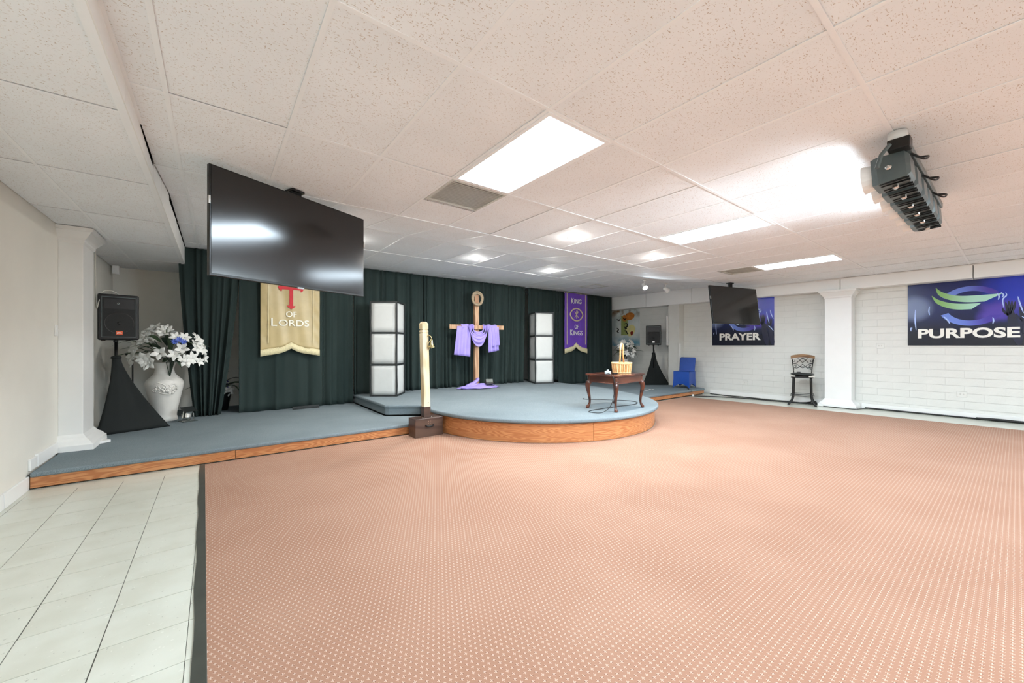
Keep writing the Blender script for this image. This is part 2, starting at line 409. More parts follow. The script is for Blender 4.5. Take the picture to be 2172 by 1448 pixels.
# baseboards and edge strips
b1 = MB().box(XL, -5.9, 0, XL + .016, 4.99, .125).build('baseboard_left', 'trim_white', bevel=.004); struct(b1)
b2 = MB().box(XL, 5.0, 0, XL + .018, 5.525, .125).build('baseboard_left', 'trim_white', bevel=.004); struct(b2)
b3 = MB().box(XL, 5.56, .165, XL + .018, 5.72, .27).build('baseboard_left', 'trim_white', bevel=.004); struct(b3)
b4 = MB().box(XL, 5.725, .165, XL + .024, 6.31, .285).build('baseboard_left', 'trim_white', bevel=.004); struct(b4)
b5 = MB().box(XR - .028, -5.9, 0, XR - .008, 2.01, .11).build('baseboard_right', 'trim_white', bevel=.004); struct(b5)
b6 = MB().box(XR - .028, 2.68, 0, XR - .008, 5.18, .11).build('baseboard_right', 'trim_white', bevel=.004); struct(b6)
pts = [(-0.041 - .017 * y + .004 * math.sin(j * 1.3), y) for j, y in enumerate([-1 + k * 6.5 / 40 for k in range(41)])]
poly = pts + [(-0.0865, 5.5), (0.03, -1)]
s_ = MB().prism(poly, 0.0005, .008).build('trim_1', 'rubber_black', bevel=.003); struct(s_)
bite = [(4.84 + 2.115 * math.cos(math.radians(a)), 5.55 + 2.115 * math.sin(math.radians(a))) for a in range(350, 181, -4)]
gc = MB().prism([(0.11, -5.9), (10.02, -5.9), (9.98, 0), (9.62, 5.16), (6.93, 5.16)] + bite + [(2.71, 5.5), (-0.0865, 5.5)], 0.0005, .007).build('carpet', 'tan_carpet')
tag(gc, 'pinkish tan carpet with tiny cross motifs covering the main floor', 'carpet')

# ------------------------------------------------------------------ ceilings
ce = MB().box(XL - .1, YF - .1, 3.1, XR + .1, YB + .1, 3.2).build('ceiling', 'void_dark'); struct(ce)
G = 0.61; X0 = 2.22; Y0 = 1.73; TL = 1.215
hole = set()
fix = []  # troffers: (col, row)
def tile_x(i): return X0 + G * i
tA = MB().box(.008, .008, 0, G - .008, TL - .008, .018).mesh('ceiling_tile', 'ceiling_tile')
tH = MB().box(.008, .008, 0, G - .008, TL / 2 - .008, .018).mesh('ceiling_tile', 'ceiling_tile')
TRO = {(-1, 0), (4, 0), (9, 0)}; VENT = {(-1, 1), (9, 1)}
for i in range(-5, 14):
    x = tile_x(i); 
    for r in range(-2, 2):
        if (i, r) in TRO: continue
        y = Y0 + TL * r
        x0 = max(x, -0.385); wdt = min(x + G, 10.6) - x0
        if wdt < .03: continue
        if (i, r) in VENT: link('ceiling_tile', tH, ce, (x, y + TL / 2, ZC + .004)); continue
        if wdt < G - .01: MB().box(.006, .008, 0, wdt - .006, TL - .008, .018).build('ceiling_tile', 'ceiling_tile', ce, loc=(x0, y, ZC + .004))
        else: link('ceiling_tile', tA, ce, (x, y, ZC + .004 + R.uniform(0, .002)), (R.uniform(-.0012, .0012), R.uniform(-.003, .003), 0))
YS0 = Y0 + 2 * TL; YS1 = YS0 + 1.235; ang = math.atan2(ZS - ZC, YS1 - YS0)
for i in range(-5, 14):
    x = tile_x(i); x0 = max(x, -0.385); wdt = min(x + G, 10.6) - x0
    if wdt < .03: continue
    MB().box(.006, .008, 0, wdt - .006, 1.235, .018).build('ceiling_tile', 'ceiling_tile', ce, loc=(x0, YS0, ZC + .004), rot=(ang, 0, 0))
    for r in range(3):
        y = YS1 + 1.22 * r; L_ = min(1.22, YB - y); x2 = x0 if i > -5 else x0
        MB().box(.006, .006, 0, wdt - .006, L_ - .006, .018).build('ceiling_tile', 'ceiling_tile', ce, loc=(x2, y, ZS + .004 + R.uniform(0, .003)), rot=(R.uniform(-.002, .002), R.uniform(-.003, .003), 0))
# low ceiling at the left
for xa, xb in ((XL, -1.04), (-1.03, -0.405)):
    for k in range(-2, 6):
        y = 3.08 + 1.27 * (k - 1); y1 = min(y + 1.262, YB)
        MB().box(.004, .004, 0, xb - xa - .004, y1 - y - .004, .018).build('ceiling_tile', 'ceiling_tile', ce, loc=(xa, y, ZL + .004))
# tees
tb = []
def tee(x0, y0, x1, y1, z, wd=.024, rot=None):
    d = Vector((x1 - x0, y1 - y0)); n = d.length; a = math.atan2(d.y, d.x)
    return MB().box(0, -wd / 2, 0, n, wd / 2, .004).build('tee_bar', 'tee_white', ce, loc=(x0, y0, z), rot=(0, 0, a))
for r in range(-2, 3): tee(-0.385, Y0 + TL * r, 10.6, Y0 + TL * r, ZC - .001)
for i in range(-4, 14):
    for r in range(-2, 2): tee(tile_x(i), Y0 + TL * r + .012, tile_x(i), Y0 + TL * (r + 1) - .012, ZC)
    MB().box(0, -.012, 0, 1.245, .012, .004).build('tee_bar', 'tee_white', ce, loc=(tile_x(i), YS0, ZC), rot=(0, -ang, PI / 2))
    tee(tile_x(i), YS1, tile_x(i), YB, ZS)
tee(-0.385, YS1, 10.6, YS1, ZS - .001, .018); tee(-0.385, YS1 + 1.22, 10.6, YS1 + 1.22, ZS - .001, .018)
tee(-1.035, -1, -1.035, YB, ZL, .02); tee(-.382, -1, -.382, 3.45, ZC - .002, .024)
for k in range(-2, 6): tee(XL, 3.08 + 1.27 * (k - 1), -0.4, 3.08 + 1.27 * (k - 1), ZL - .001, .016)
# ceiling beyond the view (plain lay-in ceiling continued behind the camera)
MB().box(-0.385, YF, ZC + .004, 10.6, Y0 - 2 * TL, ZC + .02).build('plain_ceiling', 'ceiling_tile', ce)
MB().box(XL, YF, ZL + .004, -0.385, 3.08 - 3 * 1.27, ZL + .02).build('plain_ceiling', 'ceiling_tile', ce)
# fascia boards closing the step between the low and the main ceiling, some slipped and gaping
fa = bpy.data.objects.new('trim_2', None); C.objects.link(fa); struct(fa, 'white fascia boards along the step in the ceiling')
MB().box(-0.43, -5.9, ZL - .006, -0.392, YB, ZL).build('edge_bead', 'tee_white', fa)
for y0, y1, z0, z1 in ((-5.9, 2.94, 0, 0), (2.945, 3.5, 0, 0), (3.5, 4.16, 0, .03), (4.165, 4.75, .045, .02), (4.76, 5.5, .02, .0), (5.5, 6.5, .05, .02), (6.5, 8.15, .03, .01)):
    zt = (ZC if y1 < 4.17 else ZC + .10 if y1 < 5 else ZS) + .002
    g = MB(); g.rings([[(-0.392, y0, ZL - .004), (-0.386, y0, ZL - .004), (-0.386 - .0, y0, zt - z0), (-0.392, y0, zt - z0)],
                       [(-0.392, y1, ZL - .004), (-0.386, y1, ZL - .004), (-0.386, y1, zt - z1), (-0.392, y1, zt - z1)]])
    g.build('fascia_board', 'trim_white', fa)

# ------------------------------------------------------------------ stage platforms
def arc(cx, cy, r, a0, a1, n): return [(cx + r * math.cos(math.radians(a0 + (a1 - a0) * i / n)), cy + r * math.sin(math.radians(a0 + (a1 - a0) * i / n))) for i in range(n + 1)]
CX, CY = 4.84, 5.55
up = thing('round_platform', 'upper stage platform with curved oak front and pale blue carpet', 'platform', (CX, CY, 0))
def loc2(poly): return [(x - CX, y - CY) for x, y in poly]
deck = [(2.24, 9.27), (2.25, 6.44), (2.30, 6.38), (2.74, 6.1)] + arc(CX, CY, 2.165, 172, 345, 60) + [(7.2, 5.6), (7.3, 6.0), (7.36, 6.4), (7.36, 9.27)]
MB().prism(loc2(deck), .275, .33).build('carpet_deck', 'blue_carpet', up, bevel=.022, segs=4)
MB().prism(loc2([(2.255, 9.26), (2.265, 6.45), (2.31, 6.40), (2.75, 6.13), (3.2, 6.3), (3.2, 9.26)]), .162, .29).build('carpet_riser', 'blue_carpet', up, bevel=.012)
MB().prism(loc2([(3.21, 9.26), (3.21, 6.3), (2.85, 6.0)] + arc(CX, CY, 2.05, 178, 352, 30) + [(7.2, 5.9), (7.3, 6.4), (7.3, 9.26)]), 0, .28).build('platform_core', 'void_dark', up)
for a0, a1 in ((166, 250.8), (251, 349)):
    o_ = arc(0, 0, 2.105, a0, a1, 40); i_ = arc(0, 0, 2.085, a0, a1, 40)
    MB().prism(o_ + i_[::-1], 0.008, .281).build('fascia_board', 'oak_fascia', up)
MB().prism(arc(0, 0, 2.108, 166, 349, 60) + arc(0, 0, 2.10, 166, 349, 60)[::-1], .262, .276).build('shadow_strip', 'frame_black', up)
lo = thing('low_platform', 'low blue carpeted stage with oak front on the left side', 'platform', (0.5, 5.53, 0))
P1 = [(-1.35, 5.505), (2.7, 5.505), (2.705, 6.04), (2.245, 6.39), (2.235, 9.27), (-1.35, 9.27)]
def lc(poly, c): return [(x - c[0], y - c[1]) for x, y in poly]
MB().prism(lc(P1, (.5, 5.53)), .112, .16).build('carpet_deck', 'blue_carpet', lo, bevel=.02, segs=4)
MB().prism(lc([(-1.34, 5.56), (2.69, 5.56), (2.69, 6.02), (2.23, 6.38), (2.22, 9.26), (-1.34, 9.26)], (.5, 5.53)), .0, .113).build('platform_core', 'void_dark', lo)
for xa, xb in ((-1.35, .188), (.192, 2.7)): MB().box(xa - .5, 0, .012, xb - .5, .02, .113).build('fascia_board', 'oak_fascia', lo)
lr = thing('low_platform', 'low blue carpeted stage section under the blue chair', 'platform', (9.0, 5.2, 0))
P2 = [(7.22, 5.19), (10.60, 5.19), (10.68, 5.25), (10.70, 5.6), (10.88, 5.62), (10.88, 9.27), (7.38, 9.27), (7.38, 6.4), (7.32, 6.0), (7.24, 5.6)]
MB().prism(lc(P2, (9, 5.2)), .105, .16).build('carpet_deck', 'blue_carpet', lr, bevel=.02, segs=4)
MB().prism(lc([(7.24, 5.24), (10.58, 5.24), (10.6, 5.6), (10.88, 5.66), (10.88, 9.26), (7.4, 9.26), (7.4, 6.4), (7.3, 5.7)], (9, 5.2)), 0, .106).build('platform_core', 'void_dark', lr)
for xa, xb in ((7.22, 9.88), (9.885, 10.62)): MB().box(xa - 9, .02, .02, xb - 9, .04, .106).build('fascia_board', 'oak_fascia', lr)

# ------------------------------------------------------------------ curtains
def curtain(x0, x1, y, zb, zt, folds, amp, label, l_in=0.0, r_in=0.0, seed=0, puddle=.03):
    q = random.Random(seed); ph = [q.uniform(0, 6.28) for _ in range(5)]; nx = max(40, int(folds * 12)); W = x1 - x0
    def f(u, v):
        t = 1 - v                       # v = 0 at the bottom
        ww = u + .035 * math.sin(2 * PI * u * 2.3 + ph[3]) + .02 * math.sin(2 * PI * u * 5.1 + ph[4])
        a = amp * (.35 + .65 * t)
        d = a * (math.sin(2 * PI * folds * ww + ph[0]) + .45 * math.sin(2 * PI * folds * .47 * ww + ph[1]) + .25 * math.sin(2 * PI * folds * 1.9 * ww + ph[2] + t))
        xx = x0 + W * u + l_in * (t ** 1.5) * (1 - u) - r_in * (t ** 1.5) * u
        zz = zb + (zt - zb) * v
        if v < .06: d -= puddle * (1 - v / .06) * (.6 + .4 * math.sin(u * 17 + ph[1]))
        return (xx, y + d - (puddle * 1.0 if False else 0), zz + (.015 * math.sin(u * 9 + ph[2]) * t if v == 0 else 0) * 0)
    o = MB().grid(f, nx, 22).build('stage_curtain', 'curtain_cloth', smooth=True, solid=.004)
    return tag(o, label, 'curtain', 'dark stage curtains')
YCU = 8.2
curtain(-.47, .35, YCU, .165, ZS - .005, 6.2, .045, 'dark green-black curtain at the far left, pulled aside at its foot', .2, .27, 1)
curtain(.33, 1.66, YCU - .02, .165, ZS - .005, 4.2, .022, 'dark smooth curtain hanging behind the gold banner', 0, 0, 2)
curtain(1.67, 2.215, YCU, .165, ZS - .005, 2.4, .030, 'dark curtain between the gold banner and the left white tower', 0, .0, 3)
curtain(2.24, 3.75, YCU, .335, ZS - .005, 9, .052, 'dark pleated curtain behind the left white panel tower', 0, 0, 4)
curtain(3.76, 5.0, YCU + .01, .335, ZS - .005, 9, .060, 'dark pleated curtain left of the wooden cross', 0, 0, 5)
curtain(5.02, 6.72, YCU, .335, ZS - .005, 11, .062, 'dark pleated curtain right of the wooden cross', 0, .1, 6)
curtain(6.86, 8.0, YCU, .335, ZS - .005, 6, .035, 'dark curtain between right white tower and purple banner', 0, 0, 7)
curtain(8.01, 9.2, YCU, .165, ZS - .005, 4.4, .022, 'dark curtain hanging behind the purple banner', 0, 0, 8)
curtain(9.21, 10.43, YCU, .165, ZS - .005, 7, .036, 'dark curtain at the far right, next to the mural', 0, 0, 9)
rod = thing('curtain_pipe', 'thin pipe under the stage ceiling carrying the dark curtains', 'curtain rod', (5, YCU + .1, ZS - .05))
MB().cyl((-5.4, 0, 0), (5.5, 0, 0), .018).build('pipe', 'chrome', rod, smooth=True)
for i in range(12):
    MB().box(-5.2 + i * .95, -.01, 0, -5.19 + i * .95, .01, .055).build('hanger', 'chrome', rod)
tb_ = MB().box(6.55, YB - .06, .34, 7.4, YB - .005, 2.2).build('wood_panel', 'wood_tan', bevel=.004)
tag(tb_, 'tan wooden panel glimpsed through the curtain slit beside the right tower', 'panel')

# ------------------------------------------------------------------ ceiling fixtures
def troffer(x, y, label, grp=None):
    t = thing('ceiling_light', label, 'ceiling light', (x + G / 2, y + TL / 2, ZC), 0)
    a, b = G / 2 - .012, TL / 2 - .012
    fr = MB()
    for bx in ((-a, -b, a, -b + .03), (-a, b - .03, a, b), (-a, -b + .03, -a + .03, b - .03), (a - .03, -b + .03, a, b - .03)):
        fr.box(bx[0], bx[1], -.006, bx[2], bx[3], .03)
    fr.build('frame', 'tee_white', t)
    MB().box(-a + .03, -b + .03, .0, a - .03, b - .03, .006).build('diffuser', 'troffer_glow', t)
    MB().box(-a, -b, .03, a, b, .09).build('housing', 'tee_white', t)
troffer(tile_x(-1), Y0, 'largest glowing ceiling panel, nearest the camera above the cross')
troffer(tile_x(4), Y0, 'middle one of the three glowing ceiling panels')
troffer(tile_x(9), Y0, 'farthest glowing ceiling panel, nearest the right wall')
for x in (-.22, 1.61, 4.66, 7.71):  # leftmost column is added fill, off the panel spacing, to lift the dark left side
    for y in (-1.92, -4.36):
        t = thing('ceiling_light', 'glowing ceiling panel behind the viewpoint, %s column, %s row' % ({-.22: 'leftmost added fill-light', 1.61: 'second', 4.66: 'third', 7.71: 'rightmost'}[x], 'nearer' if y > -3 else 'farther'), 'ceiling light', (x + .3, y + .6, ZC), 0, 'panels behind the camera')
        MB().box(-.29, -.59, -.012, .29, .59, .003).build('frame', 'tee_white', t); MB().box(-.27, -.57, -.016, .27, .57, -.0125).build('diffuser', 'troffer_glow', t)
def vent(x, y, z, wx, wy, label, n=9, solid=False):
    t = thing('air_vent', label, 'vent', (x, y, z))
    MB().box(-wx / 2, -wy / 2, .012, wx / 2, wy / 2, .02).build('backing', 'vent_grey', t)
    f = MB(); k = .025
    for bx in ((-wx / 2, -wy / 2, wx / 2, -wy / 2 + k), (-wx / 2, wy / 2 - k, wx / 2, wy / 2), (-wx / 2, -wy / 2 + k, -wx / 2 + k, wy / 2 - k), (wx / 2 - k, -wy / 2 + k, wx / 2, wy / 2 - k)): f.box(bx[0], bx[1], -.004, bx[2], bx[3], .014)
    f.build('frame', 'vent_grey', t)
    for i in range(n):
        y_ = -wy / 2 + k + (wy - 2 * k) * (i + .5) / n
        MB().box(-wx / 2 + k, -.012, -.001, wx / 2 - k, .012, .001).build('slat', 'vent_grey', t, loc=(0, y_, .006), rot=(.16, 0, 0))
vent(tile_x(-1) + G / 2, Y0 + TL + .29, ZC, .585, .56, 'grey return air grille beside the nearest ceiling panel', 16)
vent(tile_x(9) + G / 2, Y0 + TL + .29, ZC, .585, .56, 'grey air grille beside the farthest ceiling panel', 10)
vent(8.13, 6.97, ZS - .004, .55, .55, 'square air diffuser in the stage ceiling near the purple banner', 5)
def downlight(x, y, z, label):
    t = thing('downlight', label, 'ceiling light', (x, y, z))
    n = 20; MB().rings([[(r * math.cos(2 * PI * i / n), r * math.sin(2 * PI * i / n), h) for i in range(n)] for r, h in ((.085, .002), (.085, -.006), (.068, -.008), (.062, .0), (.085, .002))], cap=False).build('trim_ring', 'trim_white', t, smooth=True)
    MB().lathe([(.005, -.022), (.03, -.019), (.05, -.011), (.061, .0), (.005, .001)], 16).build('bulb', 'bulb_glow', t, smooth=True)
downlight(3.77, 3.58, ZC, 'recessed downlight in the main ceiling above the cross')
downlight(5.67, 3.60, ZC, 'recessed downlight in the main ceiling nearer the small television')
downlight(3.80, 6.05, ZS, 'recessed downlight over the stage, left of the cross')
downlight(5.74, 6.12, ZS, 'recessed downlight over the stage, right of the cross')
downlight(1.62, 6.05, ZS, 'recessed downlight over the stage hidden behind the large television')
def track_spot(x, y, z, rz, tilt, label, on):
    t = thing('spotlight', label, 'spotlight', (x, y, z), rz)
    MB().lathe([(.05, 0), (.05, -.02), (.02, -.03), (.015, -.04)], 14).build('canopy', 'trim_white', t, smooth=True)
    MB().cyl((0, 0, -.03), (0, 0, -.12), .010).build('stem', 'trim_white', t)
    M_ = rotM((0, 0, -.15), (tilt, 0, 0)); h = MB().lathe([(.035, .07), (.045, .05), (.05, -.02), (.068, -.08), (.066, -.085), (.05, -.05), (.02, -.045)], 16)
    for v in h.b.verts: v.co = M_ @ v.co
    h.build('lamp_head', 'trim_white', t, smooth=True)
    d = MB().lathe([(.055, -.075), (.01, -.078)], 16)
    for v in d.b.verts: v.co = M_ @ v.co
    d.build('lens', 'spot_glow' if on else 'petal_white', t)
track_spot(8.28, 5.52, ZS, -25, -.75, 'lit white spotlight under the stage ceiling, left of the pair', True)
track_spot(9.2, 5.5, ZS, 60, -.9, 'unlit white spotlight under the stage ceiling, right of the pair', False)

# stage light bar under the main ceiling
lb = thing('stage_light_bar', 'grey bar of bright stage lamps hanging from the ceiling at right', 'stage light', (3.62, .53, 2.53))
LN = 1.85
MB().box(-.06, -.10, .10, LN, -.05, .15).build('crossbar', 'lamp_grey', lb, bevel=.005)
MB().cyl((.02, -.04, .15), (.02, -.04, .229), .05, n=16).build('ceiling_clamp', 'trim_white', lb, smooth=True)
MB().cyl((LN - .1, -.05, .15), (LN - .1, -.05, .229), .03, n=12).build('ceiling_clamp', 'trim_white', lb, smooth=True)
MB().box(-.07, -.11, .09, .03, .0, .16).build('hanger_bracket', 'black_metal', lb, bevel=.006)
MB().tube([(-.10, -.02, .12), (-.115, .02, .06), (-.115, .04, -.02)], .013, 6).build('yoke', 'lamp_grey', lb)
head_me = MB().rings([[(-.115, y, z) if False else (x * sx, y, z * sz) for x, z in ((-1, -1), (1, -1), (1, 1), (-1, 1))] for y, sx, sz in ((-.10, .095, .06), (-.08, .12, .085), (.06, .12, .095), (.09, .105, .09))]).mesh('lamp_head', 'lamp_grey')
col_me = MB().rings([[(r * math.cos(2 * PI * i / 18), y, r * math.sin(2 * PI * i / 18)) for i in range(18)] for y, r in ((.08, .085), (.15, .098), (.15, .09), (.12, .082), (.12, .002))], cap=False).mesh('lens_collar', 'trim_white')
len_me = MB().rings([[(r * math.cos(2 * PI * i / 18), y, r * math.sin(2 * PI * i / 18)) for i in range(18)] for y, r in ((.125, .081), (.135, .06), (.138, .002))], cap=False).mesh('lens', 'lens_glow')
fin_me = MB().box(-.004, -.09, -.003, .004, .055, .012).mesh('fin', 'black_metal')
knob_me = MB().lathe([(.018, 0), (.018, .02), (.010, .03)], 10).mesh('knob', 'chrome')
for i in range(6):
    x = .12 + i * .31; h = link('lamp_head', head_me, lb, (x, 0, 0), (math.radians(-4), 0, 0))
    link('lens_collar', col_me, h); link('lens', len_me, h); link('knob', knob_me, h, (0, -.01, -.09), (PI, 0, 0)); link('knob', knob_me, h, (-.12, 0, 0), (0, -PI / 2, 0))
    sp = bpy.data.lights.new('lamp_beam', 'SPOT'); sp.energy = BEAM_WATTS; sp.spot_size = math.radians(92); sp.spot_blend = 1.0; sp.shadow_soft_size = .07; sp.color = (.76, .9, 1)
    so_ = bpy.data.objects.new('lamp_beam', sp); C.objects.link(so_); so_.parent = h; so_.location = (0, .17, 0); so_.rotation_euler = (math.radians(73), 0, math.radians(8))
    for k in (-.1, -.05, .05, .1): link('fin', fin_me, h, (k, 0, -.096))
    MB().box(x - .03, -.08, .08, x + .03, -.05, .12).build('yoke', 'lamp_grey', lb)
for k in range(3):
    x = .12 + k * .55
    MB().tube(catmull([(x, -.09, .10), (x + .03, -.15, .05), (x + .12, -.16, .09), (x + .18, -.11, .12)]), .007, 6).build('cable_loop', 'black_plastic', lb)

# ------------------------------------------------------------------ televisions
def tv(name, label, p0, p1, z0, z1, tilt, mount):
    p0, p1 = Vector(p0), Vector(p1); d = p1 - p0; W = d.length; H = z1 - z0; c = (p0 + p1) / 2
    t = thing(name, label, 'television', (c.x, c.y, z1), math.degrees(math.atan2(d.y, d.x)))
    piv = rotM((0, 0, 0), (tilt, 0, 0))
    MB().box(-W / 2, 0, -H, W / 2, .035, 0, piv).build('casing', 'tv_bezel', t, bevel=.004)
    MB().box(-W * .35, .035, -H * .8, W * .35, .07, -H * .15, piv).build('back_cover', 'tv_bezel', t, bevel=.01)
    MB().box(-W / 2 + .012, -.003, -H + .02, W / 2 - .012, .001, -.012, piv).build('screen', 'tv_glass', t)
    MB().box(-.03, -.005, -H - .008, .03, .01, -H + .004, piv).build('sensor', 'grey_device', t)
    MB().box(-.05, .06, -.15, .05, .10, mount - .02).build('mount_arm', 'black_metal', t); MB().box(-.06, .03, mount - .02, .06, .14, mount - .003).build('ceiling_plate', 'black_metal', t)
    for s_ in (-1, 1): MB().box(s_ * W / 2 - .006, -.006, -H * .3 - .05, s_ * W / 2 + .006, .01, -H * .3 + .01, piv).build('edge_clip', 'chrome', t)
tv('television', 'large black flat television hanging from the ceiling at left', (-.033, 3.68), (1.283, 4.318), 1.855, 2.695, 0.0, ZC - 2.695 + .0)
tv('television', 'smaller-looking black television hanging in front of the PRAYER poster', (8.6, 4.11), (10.12, 3.75), 1.80, 2.65, math.radians(-7), ZC - 2.65)

# ------------------------------------------------------------------ posters on the right wall
def poster(word, yc, tw, label):
    t = thing('wall_poster', label, 'poster', (XR - .012, yc, 1.325), -90)
    W, H = 1.49, 1.19
    MB().box(-W / 2, -.004, 0, W / 2, 0.003, H).build('printed_sheet', 'poster_print', t)
    t1 = text_mesh(word, 'white_letter', tw, .185, .034, .001); link('lettering', t1, t, (0 if tw > 1.1 else -.05, -.006, .23))
    def strip(pts0, pts1, m, name, y=-.0055):
        g = MB(); g.rings([[(a[0], y, a[1]), (b[0], y, b[1]), (b[0], y + .001, b[1]), (a[0], y + .001, a[1])] for a, b in zip(pts0, pts1)]); return g.build(name, m, t)
    cx, cz = .06, .72
    ring = lambda r0, a0, a1, n=30: [(cx + r0 * 1.12 * math.cos(math.radians(a0 + (a1 - a0) * i / n)), cz + r0 * math.sin(math.radians(a0 + (a1 - a0) * i / n))) for i in range(n + 1)]
    strip(ring(.36, 150, 35), ring(.27, 150, 48), 'logo_ring', 'logo_ring')
    strip(ring(.36, 205, 330), ring(.265, 205, 318), 'logo_ring', 'logo_ring')
    def wing(p, q): strip([tuple(v)[:2] for v in catmull([(a, b, 0) for a, b in p])], [tuple(v)[:2] for v in catmull([(a, b, 0) for a, b in q])], 'logo_wing', 'logo_wing', -.0065)
    wing([(-.37, 1.10), (-.28, 1.0), (-.1, .92), (.12, .905), (.42, .91)], [(-.37, 1.08), (-.33, .95), (-.18, .84), (.02, .79), (.22, .785)])
    wing([(-.42, .95), (-.33, .86), (-.18, .79), (-.02, .765), (.18, .76)], [(-.42, .93), (-.36, .80), (-.24, .71), (-.10, .665), (.07, .66)])
    # raised hands at the right: silhouettes and light rims
    for hx, hz, s_ in ((.50, .62, 1.0), (.645, .52, .8)):
        stroke([(hx + .10 * s_, 0.01), (hx + .05, hz - .35), (hx, hz)], .062 * s_, -.0056).build('hand_silhouette', 'print_silhouette', t)
        for k in range(4): stroke([(hx - .03 + .01 * k, hz - .1), (hx - .035 + .024 * k, hz + .02), (hx - .05 + .034 * k, hz + .16 - .015 * abs(k - 1.5))], .016 * s_, -.0058).build('hand_silhouette', 'print_silhouette', t)
        stroke([(hx - .01, hz - .12), (hx - .06, hz - .04), (hx - .085, hz + .03)], .016 * s_, -.0058).build('hand_silhouette', 'print_silhouette', t)
    for pts in ([(.36, .92), (.38, .86), (.37, .80)], [(.40, .93), (.43, .88), (.41, .84)], [(.45, .92), (.46, .87), (.42, .80), (.43, .66)], [(.58, .84), (.60, .72), (.64, .55)], [(.62, .5), (.69, .42), (.73, .36)], [(-.64, .7), (-.645, .5), (-.63, .3)],
                [(-.68, .34), (-.70, .34), (-.70, .28)], [(-.27, .55), (-.22, .47), (-.19, .40)], [(-.45, .75), (-.46, .66), (-.45, .58)], [(.31, .5), (.32, .44), (.31, .38)], [(.66, .88), (.68, .78), (.73, .66)]):
        stroke(pts, .009, -.0068).build('light_rim', 'print_rim', t)
poster('PURPOSE', .575, 1.21, 'blue wall poster reading PURPOSE under a winged ring logo')
poster('PRAYER', 4.375, 1.0, 'blue wall poster reading PRAYER, partly hidden by a television')
mu = thing('wall_mural', 'pale abstract art poster with brush marks behind the right loudspeaker', 'poster', (XR - .012, 8.12, 1.315), -90)
MB().box(-.74, -.004, 0, .70, .003, 1.19).build('printed_sheet', 'mural_print', mu)
def blob(cx, cz, rx, rz_, m, nm, y=-.006, ph=0.):
    n = 20; pl = [(cx + rx * (1 + .12 * math.sin(3 * a + ph)) * math.cos(a), cz + rz_ * (1 + .12 * math.sin(2 * a + ph)) * math.sin(a)) for a in [2 * PI * i / n for i in range(n)]]
    MB().prism(pl, 0, .001, Matrix(((1, 0, 0, 0), (0, 0, 1, y), (0, 1, 0, 0), (0, 0, 0, 1)))).build(nm, m, mu)
MB().box(-.02, -.0055, .35, .24, -.0045, 1.0).build('green_band', 'ink_green', mu)
blob(.36, .5, .17, .19, 'ink_yellow', 'paint_spot'); blob(.32, .97, .17, .14, 'ink_orange', 'paint_spot', -.0062, 1); blob(.12, .92, .09, .12, 'ink_orange', 'paint_spot', -.0063, 2)
blob(.40, .41, .055, .07, 'ink_red', 'paint_drop', -.007); 
for st in ([(.1, .72), (.2, .74), (.24, .66), (.14, .6), (.1, .66)], [(.12, .56), (.22, .58)], [(.1, .5), (.2, .48), (.16, .42)], [(.2, .45), (.26, .38)], [(.16, .62), (.2, .66)], [(.05, .95), (.12, .88), (.2, .92)], [(-.2, .9), (-.1, .86), (-.04, .92)], [(-.2, .6), (-.12, .55), (-.18, .48), (-.1, .44)]):
    stroke(st, .022, -.0075).build('brush_stroke', 'ink_black', mu)

# ------------------------------------------------------------------ hanging banners on the curtain
def banner(name, label, x0, x1, zt, zb, zpk, m, fr, YB_):
    cx = (x0 + x1) / 2; t = thing(name, label, 'banner', (cx, YB_, zb))
    MB().cyl((-(x1 - x0) / 2 - .01, .012, zt - zb), ((x1 - x0) / 2 + .01, .012, zt - zb), .011).build('hanging_rod', 'gold_trim', t)
    for k in (-1, 1): MB().cyl((k * (x1 - x0) / 2.4, .012, zt - zb), (k * (x1 - x0) / 2.4, .012, ZS - zb), .003, n=5).build('hanging_cord', 'cord_white', t); W = x1 - x0; hz = zt - zb
    def bot(u):  # ogee hem: low at the sides, peak in the middle
        a = abs(u - .5) * 2; return (zpk - zb) * (1 - a) ** 1.1 * (1 - .35 * math.sin(a * PI)) 
    def f(u, v):
        z0 = bot(u) + fr; return (-W / 2 + W * u, .006 * math.sin(u * 14 + v * 5) + .003 * math.sin(u * 31 + v * 40 * (1 if abs(u - .5) > .36 else .1)), z0 + (hz - z0) * v)
    MB().grid(f, 48, 40).build('cloth', m, t, smooth=True, solid=.003)
    MB().grid(lambda u, v: (-W / 2 + W * u, -.004 + .004 * math.sin(u * 300), bot(u) + (fr + .012) * v), 120, 2).build('fringe', 'fringe', t, smooth=True, solid=.003)
    return t, W, hz, bot
def letters(t, s, cx, cz, width, height, m, y=-.016):
    link('lettering', text_mesh(s, m, width, height, .008, .003), t, (cx, y, cz))
YBN = 8.09
t, W, hz, bot = banner('gold_banner', 'gold satin banner reading OF LORDS with a red cross', .635, 1.585, 2.86, 1.13, 1.27, 'gold_satin', .105, YBN)
for sx in (-1, 1): MB().box(sx * (W / 2 - .115) - .008, -.015, .24, sx * (W / 2 - .115) + .008, -.008, hz).build('trim_braid', 'gold_trim', t)
letters(t, 'OF', 0, 1.895 - 1.13, .17, .105, 'silver_letter'); letters(t, 'L', -.27, 1.745 - 1.13, .09, .145, 'silver_letter'); letters(t, 'ORDS', .045, 1.735 - 1.13, .49, .115, 'silver_letter')
g = MB(); Mx = Matrix(((1, 0, 0, 0), (0, 0, 1, -.018), (0, 1, 0, 0), (0, 0, 0, 1)))
zc, zb0 = 2.375 - 1.13, 1.985 - 1.13
